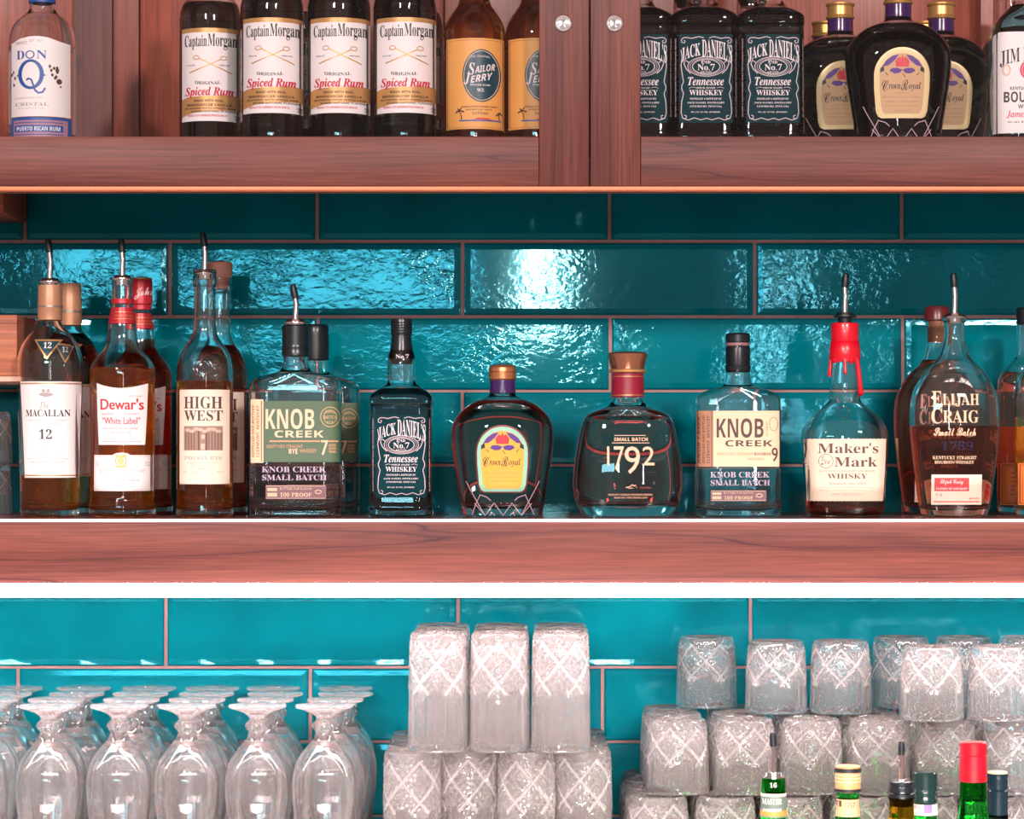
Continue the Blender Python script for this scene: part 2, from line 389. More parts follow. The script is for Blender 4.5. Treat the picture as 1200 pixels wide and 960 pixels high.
# ------------------------------------------------------------------ the setting
ZSH = ZC-.0895; ZCT = .915; ZCB = ZC+.377         # tops of the shelf, the counter and the cabinet floor
XL, XR = -1.15, 1.15
wall = box('wall_back', XL, XR, -.004, .06, .7, 2.35, M_GROUT); wall['kind'] = 'structure'; wall['label'] = 'back wall with pink grout between glossy teal tiles'
def tile(x0, x1, y0, y1, rip):
    X0, X1, Z0, Z1 = px(x0, DW), px(x1, DW), pz(y1, DW), pz(y0, DW); th = .0095
    bm = bmesh.new(); e1, e2 = .0022, .009
    loops = []
    for ins, dep in ((0, 0), (0, th-.003), (e1, th-.0008), (e2, th)):
        loops.append([bm.verts.new((x, -dep, z)) for x, z in ((X0+ins, Z0+ins), (X1-ins, Z0+ins), (X1-ins, Z1-ins), (X0+ins, Z1-ins))])
    for a, b in zip(loops, loops[1:]):
        for k in range(4): bm.faces.new((a[k], a[(k+1) % 4], b[(k+1) % 4], b[k]))
    bm.faces.new(loops[-1])
    o = bm_obj('tile', bm, M_TILE, wall)
    o['ripple'] = rip; return o
g = 2.1
rows = [(26, 109, 200), (112, 195, 371), (198, 281.5, 30), (285.5, 369.5, 200), (373.5, 456.5, 31), (460, 543.5, 200), (547, 630, 31), (633, 694, 200),
        (697, 780, 195), (783.5, 867, 22), (870.5, 954, 196), (957.5, 1041, 22), (1044, 1128, 196)]
for y0, y1, j in rows:
    x = j-342*4
    while x < 1560:
        if x+342 > -350: tile(max(x+g, -350), min(x+342-g, 1550), y0, y1, {285.5: .30 if 500 < x < 600 else 1.0, 373.5: .6, 460: .5, 547: .5}.get(y0, .35 if y0 < 600 else .16)*random.uniform(.8, 1.15))
        x += 342
# countertop and the lower ledge in front of it
box('countertop', XL, XR, -.46, -.001, ZCT-.04, ZCT, mat('pale_counter', (.85, .74, .72), .2), bev=.004)['kind'] = 'structure'
ledge = box('front_ledge', XL, XR, -.78, -.47, .735, .775, mat('steel', (.4, .36, .36), .3, 1), bev=.003); ledge['kind'] = 'structure'
# bar shelf
YF = py(3.50)
shelf = box('bar_shelf', XL, XR, YF+.002, -.0105, ZSH-.0813, ZSH-.0032, M_WOODX, bev=.0006)
tag(shelf, 'thick walnut wall shelf carrying the middle row of liquor bottles', 'shelf')
box('shelf_top', XL, XR, YF+.004, -.0105, ZSH-.0032, ZSH, mat('lacquered_shelf_top', (.30, .12, .11), .22), shelf)
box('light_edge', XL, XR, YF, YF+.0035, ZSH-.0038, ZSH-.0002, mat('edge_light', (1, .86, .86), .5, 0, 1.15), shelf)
led = box('light_strip', XL, XR, YF+.001, YF+.034, ZSH-.0985, ZSH-.0810, mat('strip_diffuser', (1, .88, .88), .5, 0, 42), shelf, bev=.002)
led['label'] = 'glowing white light strip under the shelf'
# wall cabinet
DC = 3.40; YC = py(DC)
cab = box('wall_cabinet', XL, XR, py(3.445), -.011, ZCB-.018, ZCB, M_WOODX2); tag(cab, 'walnut wall cabinet with two glazed doors full of bottles', 'cabinet')
for x0, x1 in ((-300, 164), (165.5, 520), (521.5, 835), (836.5, 1146), (1147.5, 1500)):
    box('back_panel', px(x0, 3.88), px(x1, 3.88), -.03, -.012, ZCB+.0002, 2.34, M_PANEL, cab, bev=.001)
box('partition', px(684, 3.6), px(699, 3.6), py(3.45), -.031, ZCB+.0002, 2.3, M_PANEL, cab)
box('top_board', XL, XR, py(3.445), -.011, 2.322, 2.34, M_WOODX2, cab)
box('upright_strip', px(1146, 3.85), px(1160, 3.85), -.075, -.031, ZCB+.0002, 2.32, M_PANEL, cab)
box('upright_strip', px(88, 3.85), px(131, 3.85), -.05, -.031, ZCB+.0002, 2.32, M_WOODZ, cab)  # dark strip standing in for the bottle's shadow on the back panel
zb, zr = pz(218, DC), pz(160, DC); TH = .022
pane_m = bpy.data.materials.new('door_pane'); pane_m.use_nodes = True; n_ = pane_m.node_tree; n_.nodes.clear()
o_ = n_.nodes.new('ShaderNodeOutputMaterial'); mx_ = n_.nodes.new('ShaderNodeMixShader'); fr_ = n_.nodes.new('ShaderNodeFresnel'); fr_.inputs[0].default_value = 1.3
tr_ = n_.nodes.new('ShaderNodeBsdfTransparent'); gl_ = n_.nodes.new('ShaderNodeBsdfGlossy'); gl_.inputs['Roughness'].default_value = .02; tr_.inputs[0].default_value = (.97, .965, .965, 1)
n_.links.new(fr_.outputs[0], mx_.inputs[0]); n_.links.new(tr_.outputs[0], mx_.inputs[1]); n_.links.new(gl_.outputs[0], mx_.inputs[2]); n_.links.new(mx_.outputs[0], o_.inputs[0])
for xs0, xs1, xr0, xr1, lx in ((632, 690.3, -420, 631.6, 660), (692, 750.5, 750.9, 1620, 720)):
    door = box('door', px(xs0, DC), px(xs1, DC), YC, YC+TH, zb, 2.32, M_WOODZ, cab, bev=.0008)
    box('bottom_rail', px(xr0, DC), px(xr1, DC), YC, YC+TH, zb, zr, M_WOODX2, door, bev=.0008)
    box('glass_pane', px(xr0, DC), px(xr1, DC), YC+.009, YC+.0125, zr+.0002, 2.32, pane_m, door)
    lock = lathe('lock', [(.0105, 0), (.0105, .0016), (.0095, .0026), (.0078, .0026), (.0072, .0016), (.0058, .0016), (.0052, .0030), (.0022, .0034), (.0018, .0018)], M_METAL, door, 28, (px(lx, DC), YC+.0004, pz(27.5, DC)))
    lock.rotation_euler = (math.pi/2, 0, 0); lock['label'] = 'round chrome lock'
box('edge_strip', XL, XR, YC+.001, YC+.020, zb-.0052, zb-.0004, mat('glowing_orange_edge', (.72, .20, .085), .4, 0, .3), cab, bev=.0008)  # orange edge under the doors, lit look put in as a weak glow
box('edge_strip', XL, XR, YC+.021, YC+.034, zb-.006, zb+.02, mat('dull_strip', (.20, .10, .09), .5), cab)
# side unit at the left
side = box('side_shelf', XL, px(20, 3.62), py(3.62), -.0105, pz(441, 3.62), pz(369, 3.62), M_SIDE, bev=.001)
tag(side, 'chunky orange-brown wooden shelf end jutting in at the left edge', 'shelf')
box('edge_strip', XL, px(20, 3.62), py(3.62)+.001, -.0105, pz(447, 3.62), pz(441.3, 3.62), mat('pale_edge', (.75, .42, .30), .4), side)
side2 = box('upper_side_block', XL, px(4, 3.72), py(3.72), -.0105, pz(249, 3.72), ZCB-.02, M_SIDE, bev=.001)
tag(side2, 'small wooden block under the cabinet at the top left corner of the tiles', 'block')
# ------------------------------------------------------------------ bottles on the shelf
D1, D2 = 3.6, 3.755
def spirit_back(): pass
# tan capsule, cream label "12"
mc = Bottle('whisky_bottle', 58.5, D1, [(606, 34), (598, 34.2), (560, 35), (500, 36.6), (447, 38), (425, 38.2), (414, 36.5), (404, 32.5), (394, 26), (386, 19), (379, 14), (374, 12.6), (335, 12.2)], zs=ZSH, level=556, liq=L_AMBER)
def mac_labels(b):
    L = b.decal('label', poly((21.5, 447), (94, 447), (93.2, 470), (91, 515), (88, 560), (27, 560), (25.2, 515), (22.8, 470)), M_PAPER)
    b.decal('label_border', [rect(22.3, 448.6, 93.2, 450.2), rect(27.2, 556.6, 88, 558.2)], M_GOLD, 1, L)
    b.decal('lettering', [T('MACALLAN', 'b', 29, 480, 80.5, 488.3), T('12', 'b', 45.5, 503, 60.6, 514.5)], M_INK, 1, L)
    b.decal('fine_print', [T('The', 'bi', 46.6, 470.5, 57.6, 479), T('HIGHLAND SINGLE MALT', '', 33, 491.4, 77, 493.6), T('SCOTCH WHISKY', '', 39, 495, 71, 497.2), T('YEARS', '', 48, 521.6, 58, 524.2), T('OLD', '', 49, 525.4, 57, 527.8), T('DOUBLE CASK', '', 40, 529.6, 66, 532.4), rect(31, 537.6, 77, 538.1), rect(33, 541.4, 74, 542)], M_GREY, 1, L)
    b.decal('emblem', [ell(51, 457.5, 1.9, 1.5, 12), ell(56.5, 457.5, 1.9, 1.5, 12), poly((45, 463), (48, 460.5), (59.5, 460.5), (63, 463), (54, 465.5)), rect(49, 459, 59, 460)], M_GREY, 1, L)
    V = b.decal('shoulder_label', poly((38.5, 397.4), (71.5, 397.4), (55, 421.6)), M_GOLD, 0)
    b.decal('shoulder_label_field', poly((42, 399.6), (68, 399.6), (55, 418.4)), mat('dark_teal_print', (.004, .05, .075), .4), 1, V)
    b.decal('lettering', T('12', 'b', 50.3, 400.8, 59.7, 408), M_PAPER, 2, V)
M_TAN = mat('tan_foil', (.52, .27, .155), .42, .25)
mac_labels(mc)
mc.cap('capsule', [(375.5, 13.8), (375, 14.3), (362, 14.3), (361.4, 14.6), (358, 14.6), (357.4, 14.3), (334.5, 13.8), (333.8, 12)], M_TAN)
mc.band('capsule_stripe', 358.3, 360.8, mat('grey_foil', (.32, .26, .22), .35, .5), .0028)
mc.pourer(279, 329, -2.5, 13)
mc.done('clear-shouldered whisky bottle with cream label reading 12, spout in its neck')
mc2 = Bottle('whisky_bottle', 58.5, D1, [(606, 34), (598, 34.2), (560, 35), (500, 36.6), (447, 38), (425, 38.2), (414, 36.5), (404, 32.5), (394, 26), (386, 19), (379, 14), (374, 12.6), (327, 12.2)], zs=ZSH, level=386, liq=L_DARK)
mac_labels(mc2)
mc2.cap('capsule', [(375.5, 13.8), (375, 14.3), (357, 14.3), (326, 13.6), (324, 12.4)], M_TAN)
mc2.band('capsule_stripe', 357, 360, mat('grey_foil', (0, 0, 0)), .0028)
mc2.root.location = (px(82, D2), py(D2), ZSH)
mc2.done('full dark whisky bottle with tan capsule behind the cream label reading 12')
# red-banded bottle, two white labels
M_BAND = mat('red_foil', (.50, .02, .035), .35, .15)
def dewar(level, liq, spout):
    b = Bottle('whisky_bottle', 143.3, D1, [(606, 38), (600, 39.3), (592, 39), (584, 37.6), (540, 37.5), (450, 38), (434, 37.8), (424, 34), (416, 27.5), (410, 22.5), (403, 19), (395, 17.5), (380, 16), (361, 12.5), (351, 12), (327, 12)], zs=ZSH, level=level, liq=liq)
    L = b.decal('label', [([(112, 448.8), (120, 451.6), (131, 454), (142, 455), (153, 454), (163, 451.6), (171, 449), (169.8, 485), (168, 521.4), (141, 521.4), (114.7, 521.4), (113, 485)], [tuple(range(12))])], M_PAPER)
    b.decal('lettering', [T("Dewar's", '', 117, 467, 166, 480), T("Dewar's", '', 117.4, 467.3, 166.4, 480.3), T("Dewar's", '', 117.7, 467, 166.8, 480)], M_REDI, 1, L)
    b.decal('fine_print', [T('“White Label”', '', 119, 489, 163, 497), T('“White Label”', '', 119.4, 489.2, 163.3, 497.2), T('BLENDED SCOTCH WHISKY', '', 119, 484, 161.6, 486.4), T('EST 1846', '', 151, 463.4, 165, 465.2), T('TRULY SMOOTH AND WELL MARRIED', '', 120, 501, 161, 503.2), T('DOUBLE CASK MATURED', '', 126, 505.6, 153, 507.8), rect(119, 517.4, 164, 517.9)], mat('rose_ink', (.66, .10, .14), .5), 1, L)
    K = b.decal('lower_label', [poly((108.5, 533.4), (132, 533.4), (135, 531.4), (142, 530.4), (149, 531.4), (152, 533.4), (176, 533.4), (175.3, 575.6), (108, 575.6))], M_PAPER)
    b.decal('label_border', [frame(110, 535.2, 174, 574, .5)], M_PINKI, 1, K)
    b.decal('emblem', [ringe(141.5, 540, 6.2, 6.4, 1.4, 16), ell(141.5, 540.5, 3.6, 4.2, 14), poly((135, 534), (138, 532.4), (141.5, 534.4), (145, 532.4), (148, 534), (145, 537), (138, 537)), poly((133.5, 546), (149.5, 546), (146, 548.4), (137, 548.4))], M_GOLD, 1, K)
    b.decal('lettering', [T('John Dewar & Sons Ltd', '', 115.6, 549.4, 167, 555)], M_PINKI, 1, K)
    b.decal('signature', [T('John Dewar', 's', 135, 559.6, 162, 566.6), T('12', '', 111, 541, 115.5, 546), T('12', '', 168.5, 541, 172.5, 546)], M_GREY, 1, K)
    b.back_label(110, 460, 177, 575, M_CREAM)
    b.band('neck_band', 361, 379.5, M_BAND, .0007)
    b.band('neck_ring', 350.5, 356, M_BAND, .0012)
    b.decal('neck_lettering', [rect(131, 364, 155, 364.7), rect(130.5, 372, 156, 372.7), T('FINE SCOTCH WHISKY', '', 131, 367.4, 155, 370)], M_GOLD, 0, None, relief=.0008)
    if spout: b.pourer(279, 325.5, -1, 12.6)
    else:
        b.cap('cap', [(350, 13.4), (349, 14.2), (322, 14.2), (319.6, 13.4), (318.6, 11)], M_BAND)
        b.cap('cap_top', [(319.4, 13.9), (317.6, 13.6), (317, 12)], M_GOLD)
        b.decal('cap_signature', [T('John', 's', 133, 327, 153, 341, rise=3)], M_PAPER, 0, None, relief=.0026)
    return b
dw = dewar(431.5, L_AMBER, 1); dw.done('amber whisky bottle with red neck bands and two white labels, spout fitted')
dw2 = dewar(392, L_RED, 0); dw2.root.location = (px(165, D2), py(D2), ZSH); dw2.done('full amber bottle with red cap and signature standing behind the two-label bottle')
# tall bottle with embossed shoulder and square cream label
def west(level, liq, spout):
    b = Bottle('whiskey_bottle', 240, D1, [(606, 33), (600, 33.6), (590, 33), (440, 33), (430, 32.3), (420, 30.4), (411, 26.5), (403, 21), (396, 16.5), (389, 14.2), (380, 13.3), (345, 12.4), (336, 12.5), (333.5, 14), (328, 14.6), (322, 13.4), (318, 13.8), (316, 12.4)], zs=ZSH, level=level, liq=liq)
    L = b.decal('label', rect(209, 456.6, 267, 567.5), M_CREAM)
    b.decal('lettering', [T('HIGH', 'b', 215, 464.7, 259.7, 479), T('WEST', 'b', 215.3, 480.8, 260, 493.4)], M_BRN, 1, L)
    b.decal('fine_print', [T('DOUBLE RYE', 'b', 215.5, 534.6, 259.4, 539), T('A BLEND OF STRAIGHT', '', 219, 541.5, 255, 543.4), T('RYE WHISKEYS', '', 224, 545.4, 250, 547.2), rect(232, 549, 243, 549.6), T('46%', '', 214, 552, 219, 554.6), T('750', '', 225, 552, 230.5, 554.6), T('BATCH', '', 253.5, 552, 260, 554.2), T('DISTILLERY UTAH', '', 226, 561, 246, 562.8)], M_GREY, 1, L)
    P_ = b.decal('picture', rect(215, 499.4, 260, 528), mat('sepia_print', (.36, .23, .18), .6), 1, L)
    b.decal('picture_lines', [rect(217+3.4*k, 507, 217.9+3.4*k, 527) for k in range(13) if k not in (4, 5, 6)]+[rect(232, 505, 234, 528), rect(241, 505, 243, 528)], mat('sepia_dark', (.16, .085, .07), .6), 2, P_)
    b.decal('picture_lights', [ell(220+5*k, 504+1.5*math.sin(k*2), 3.4, 2, 10) for k in range(8)]+[ell(238, 512, 2.4, 3, 10), rect(235.5, 520, 240, 527)], mat('sepia_light', (.62, .47, .38), .6), 3, P_)
    b.back_label(211, 458, 269, 566, M_CREAM)
    for r in (10.6, 7.2):
        pts = [b.conv(237+r*math.cos(math.radians(a)), 430+r*math.sin(math.radians(a)), .0002) for a in range(0, 361, 20)]
        tube('embossed_ring', pts, .0009, G_CLEAR, b.root, 6)
    tube('embossed_mark', [b.conv(x, y, .0002) for x, y in ((232, 424), (240, 424), (234, 430), (240, 432), (238, 437), (232, 436))], .001, G_CLEAR, b.root, 6)
    if spout: b.pourer(272, 318.5, -2.5, 12, collar=M_METAL)
    else: b.cap('cork_stopper', [(331, 10), (318, 10.4), (317.4, 13), (314, 14.6), (303, 15.4), (298.4, 14.4), (297, 11)], mat('pale_cork', (.66, .30, .22), .5))
    return b
hw = west(447, L_AMBER, 1); hw.done('tall bottle with embossed shoulder and cream label with a sepia picture, spout fitted')
hw2 = west(400, L_RED, 0); hw2.root.location = (px(258, D2), py(D2), ZSH); hw2.done('full tall bottle with pale wooden stopper, behind the embossed-shoulder bottle')
# flat rectangular flasks
def flask(c, hwd, ysh, ytop, level, col, spout, nine):
    k = hwd/53.5; o = c-346.5
    sh = [(ysh+16, 1), (ysh+8, .985), (ysh+3, .93), (ysh-1, .80), (ysh-5, .55), (ysh-8, .36)]
    prof = [(606, hwd*.97), (602, hwd), (540, hwd)]+[(y, hwd*f) for y, f in sh]+[(ysh-12, 16.5), (ysh-22, 14.4), (ytop, 13.8)]
    b = Bottle('whiskey_bottle', c, D1, prof, hd=.5, n=5.5, neck=ysh-4, zs=ZSH, level=level, liq=L_PALE)
    GR = mat('sage_paper', (.085, .15, .085), .55); CM = mat('kraft_paper', (.86, .62, .42), .6)
    if not nine:
        L = b.decal('label', rect(308.8, 470, 399.2, 541.5), GR)
        b.decal('side_label', rect(293.4, 468, 308.8, 542.5), CM, 0)
        b.decal('lettering', [T('KNOB', 'S', 311.5, 479.3, 368.2, 503), T('CREEK', 'S', 322, 504.6, 379, 512.8), T('RYE', 'S', 338.6, 526, 348.9, 532), T('7', '', 376, 516, 384, 533.4), T('7', '', 376.6, 516, 384.6, 533.4)], CM, 1, L)
        b.decal('orange_print', [rect(316, 516.3, 375, 518), rect(385, 516.3, 396, 518), T('KENTUCKY STRAIGHT', '', 313, 521.2, 355, 525.2), T('WHISKEY', '', 351, 526, 371, 530.8), T('AGED', 'S', 385, 520.4, 393.4, 523.4), T('SEVEN', 'S', 385, 524.4, 393.4, 527.2), T('YEARS', 'S', 385, 528.2, 393.4, 531)], mat('salmon_ink', (.72, .33, .19), .5), 1, L)
        b.decal('seal', [ringe(386.6, 488.7, 11, 11.6, 1.0), ringe(386.6, 488.7, 7.6, 8, .7), T('SMALL', 'S', 380.5, 480.6, 392.6, 483.8, arch=1.4), T('BATCH', 'S', 379.5, 487, 393.8, 491), T('RYE', 'S', 383, 493.6, 390.4, 496)], mat('dull_gold_ink', (.55, .36, .17), .5), 1, L)
        b.decal('side_lettering', [T('CLERMONT, KENTUCKY', 'Si', 300.6, 475, 304.4, 536, rot=True), T('DISTILLED AND BOTTLED', 'Si', 295, 475, 298, 536, rot=True), frame(306.3, 470, 306.9, 541, .7)], mat('rust_ink', (.36, .12, .06), .5), 1)
    else:
        L = b.decal('label', rect(836, 481.5, 913.5, 547), CM)
        b.decal('side_label', rect(816, 481.5, 836, 547), mat('tan_brown_paper', (.42, .20, .11), .6), 0)
        b.decal('lettering', [T('KNOB', 'S', 839.8, 490.3, 894.5, 513.2), T('CREEK', 'S', 850, 516, 905, 523.4), T('9', '', 904, 524.6, 911, 541), T('9', '', 904.5, 524.6, 911.5, 541)], mat('dark_brown_ink', (.085, .035, .03), .5), 1, L)
        b.decal('orange_print', [T('KENTUCKY STRAIGHT', '', 840.5, 530.4, 883, 533.8), T('WHISKEY', '', 875.5, 536.6, 895.5, 539.6)], mat('burnt_ink', (.58, .19, .08), .5), 1, L)
        b.decal('brown_print', [T('BOURBON', 'S', 883.8, 530.4, 903, 533.8), T('AGED', '', 897.4, 494, 899.4, 512, rot=True), ringe(906.5, 497, 5, 8, .5, 20)], M_BRN, 1, L)
        b.decal('side_lettering', [T('CLERMONT, KENTUCKY', 'Si', 828.4, 487, 832.4, 543, rot=True), T('DISTILLED AND BOTTLED', 'Si', 823.4, 487, 826.4, 543, rot=True), T('KNOB CREEK', 'Si', 818, 487, 821, 543, rot=True), rect(833.8, 482, 834.6, 546.6)], M_BRN, 1)
    x0, x1, ya = (307, 382, 546.8) if not nine else (832.6, 901.5, 553)
    b.decal('embossed_lettering', [T('KNOB CREEK', 'b', x0, ya, x1, ya+6.8), T('SMALL BATCH', 'b', x0+.5, ya+9.6, x1+.5, ya+16.2)], mat('frosted_relief', (.50, .40, .52), .25), 1)
    x0, x1, y0, y1 = (311.5, 382, 568.7, 585) if not nine else (833, 898, 574.7, 587.4)
    w = x1-x0; h = y1-y0
    Lp = b.decal('lower_label', rect(x0, y0, x1, y1), mat('mauve_paper', (.26, .13, .15), .5))
    b.decal('lettering', [frame(x0+1, y0+1, x1-1, y1-1, .5), T('100 PROOF', 'b', x0+.24*w, y0+.52*h, x0+.76*w, y0+.84*h), T('BOTTLED FOR FLAVOR', '', x0+.24*w, y0+.16*h, x0+.76*w, y0+.34*h), rect(x0+.03*w, y0+.2*h, x0+.19*w, y0+.42*h), rect(x0+.03*w, y0+.55*h, x0+.19*w, y0+.82*h), ringe(x0+.87*w, y0+.48*h, 3.6, 2, 1, 14)], CM, 1, Lp)
    yc0, yc1 = ysh-56, ysh-17
    if not nine:
        b.cap('capsule', [(418, 15.4), (417, 16.2), (409, 16.4), (408, 15.8), (404, 15.8), (382.6, 16), (381, 14)] if spout else [(418, 15.4), (417, 16.2), (400, 16.4), (384, 15.8), (377, 15.8), (375, 14.6), (374, 12)], M_BLK)
        if spout: b.pourer(333, 377, -3, 14.5, collar=M_METAL)
    else:
        b.cap('capsule', [(436.5, 13), (434, 14.6), (429, 15), (428, 14.4), (409, 14.6), (406.4, 13.6), (403.5, 13.4)], M_BLK)
        b.cap('cap_ring', [(406.2, 13.8), (402, 13.9)], mat('mauve_band', (.33, .16, .18), .4))
        b.cap('cap', [(402.4, 13.2), (401, 14.3), (393, 14.4), (391, 13), (390.4, 10)], M_BLK)
    return b
kr = flask(346.5, 53.5, 443, 384, 545, 0, 1, 0); kr.done('flat rectangular bottle with sage green label and black capsule, spout fitted')
kr2 = flask(346.5, 53.5, 443, 384, 452, 0, 0, 0); kr2.root.location = (px(370, D2), py(D2), ZSH); kr2.done('flat bottle with sage green label and plain black cap, behind the one with a spout')
kb = flask(864.6, 49.6, 460, 404, 549, 1, 0, 1); kb.done('flat rectangular bottle with tan label numbered 9 and black stopper')
# square bottle, black label
def square():
    b = Bottle('whiskey_bottle', 470.5, D1, [(605, 35.8), (602, 36.6), (592, 36.8), (590, 36.2), (479, 36.2), (477, 36.2), (475, 35.4), (473, 36.6), (466, 36.8), (462, 35.5), (458, 31), (453, 24), (449, 18), (445, 16), (438, 16.8), (424, 16.8), (414, 15), (406, 12.6), (396, 11.2), (388, 11)], hd=1, n=7, neck=452, zs=ZSH, level=455, liq=L_BLACK)
    L = b.decal('label', rect(440.8, 486, 499.4, 583), M_TEALK)
    P = [T("JACK", 'b', 443.4, 497.5, 464, 513), T('DANIEL’S', 'b', 465.8, 494, 498.4, 513.6)]
    for q in P:                                             # arched title
        q_ = [(x, y+7.5*((x-470.5)/29)**2-2.5) for x, y in q[0]]; q[0][:] = q_
    b.decal('lettering', P+[T('Old', 'f', 464.5, 514.6, 475, 518.2), T('No.7', 'b', 461, 518.6, 479.6, 525.6), T('BRAND', 'b', 464, 526.6, 476, 528.2),
        T('Tennessee', 'bi', 450.4, 533, 489.4, 542), T('SOUR MASH', 'b', 459.6, 543.8, 480, 545.7), T('WHISKEY', 'b', 452, 547, 488.4, 552.8),
        T('DISTILLED & BOTTLED BY', 'b', 452.6, 555.6, 487, 557.7), T('JACK DANIEL DISTILLERY', 'b', 449.8, 560, 490.2, 562.1), T('LYNCHBURG, TENN USA', 'b', 452.6, 564, 487, 566.2), T('40% ALC. BY VOL. (80 PROOF)', 'b', 453.8, 570.4, 485.4, 572.4)], M_WHT, 1, L)
    sc_ = []
    for sx in (-1, 1):
        X = lambda u: 470.5+sx*u
        sc_ += [band([(X(3), 490), (X(8), 488.6), (X(16), 490.6), (X(21), 489.6), (X(25), 489.8), (X(27.2), 492), (X(26.6), 495), (X(24), 495.6), (X(22.8), 493.6), (X(24.6), 492.6)], .9),
                band([(X(27.6), 503), (X(26.2), 512), (X(27.6), 520), (X(26.2), 530), (X(24.8), 538), (X(26.8), 543), (X(26.8), 546), (X(24.8), 551), (X(26.8), 560), (X(27.4), 572), (X(25.6), 578), (X(22), 578.4), (X(21.6), 575.6), (X(24), 574.6)], .9),
                band([(X(25.6), 578), (X(20), 580), (X(13), 577.6), (X(6), 579.8), (X(0), 578)], .9), band([(X(11), 544.8), (X(15), 543.8), (X(19), 545.2)], .5),
                band([(X(19), 517), (X(23), 514.4), (X(24.4), 518), (X(22), 524), (X(17), 529)], 1.0)]
    b.decal('label_scrollwork', sc_+[ringe(470.3, 521.4, 20, 10.6, .8), ringe(470.3, 521.4, 15, 8, 1.0), ringe(470.3, 521.4, 17.6, 9.3, .5)], mat('pinkish_print', (.62, .50, .53), .5), 1, L)
    for x in (437.2, 503.2): b.decal('side_lettering', [T('QUALITY & CRAFTSMANSHIP SINCE 1866 TENNESSEE WHISKEY', 'b', x-.8, 490, x+.8, 576, rot=True)], mat('pinkish_print', (0, 0, 0)), 0)
    b.cap('cap', [(426, 12), (418, 14.9), (410, 13.7), (400, 12), (392, 11.6), (391, 12.4), (375, 12.3), (373, 11.8), (372.4, 9)], M_BLK)
    b.decal('neck_lettering', [T('No.7', 'b', 463, 414.6, 478, 419.6)], M_WHT, 0, relief=.0004)
    for k in range(5): b.cap('cap_ridge', [(378.2+3*k, 12.5), (377.6+3*k, 12.8), (377+3*k, 12.5)], M_BLK)
    return b
jd = square(); jd.done('square-shouldered bottle with black label alone on the shelf, nothing behind it')
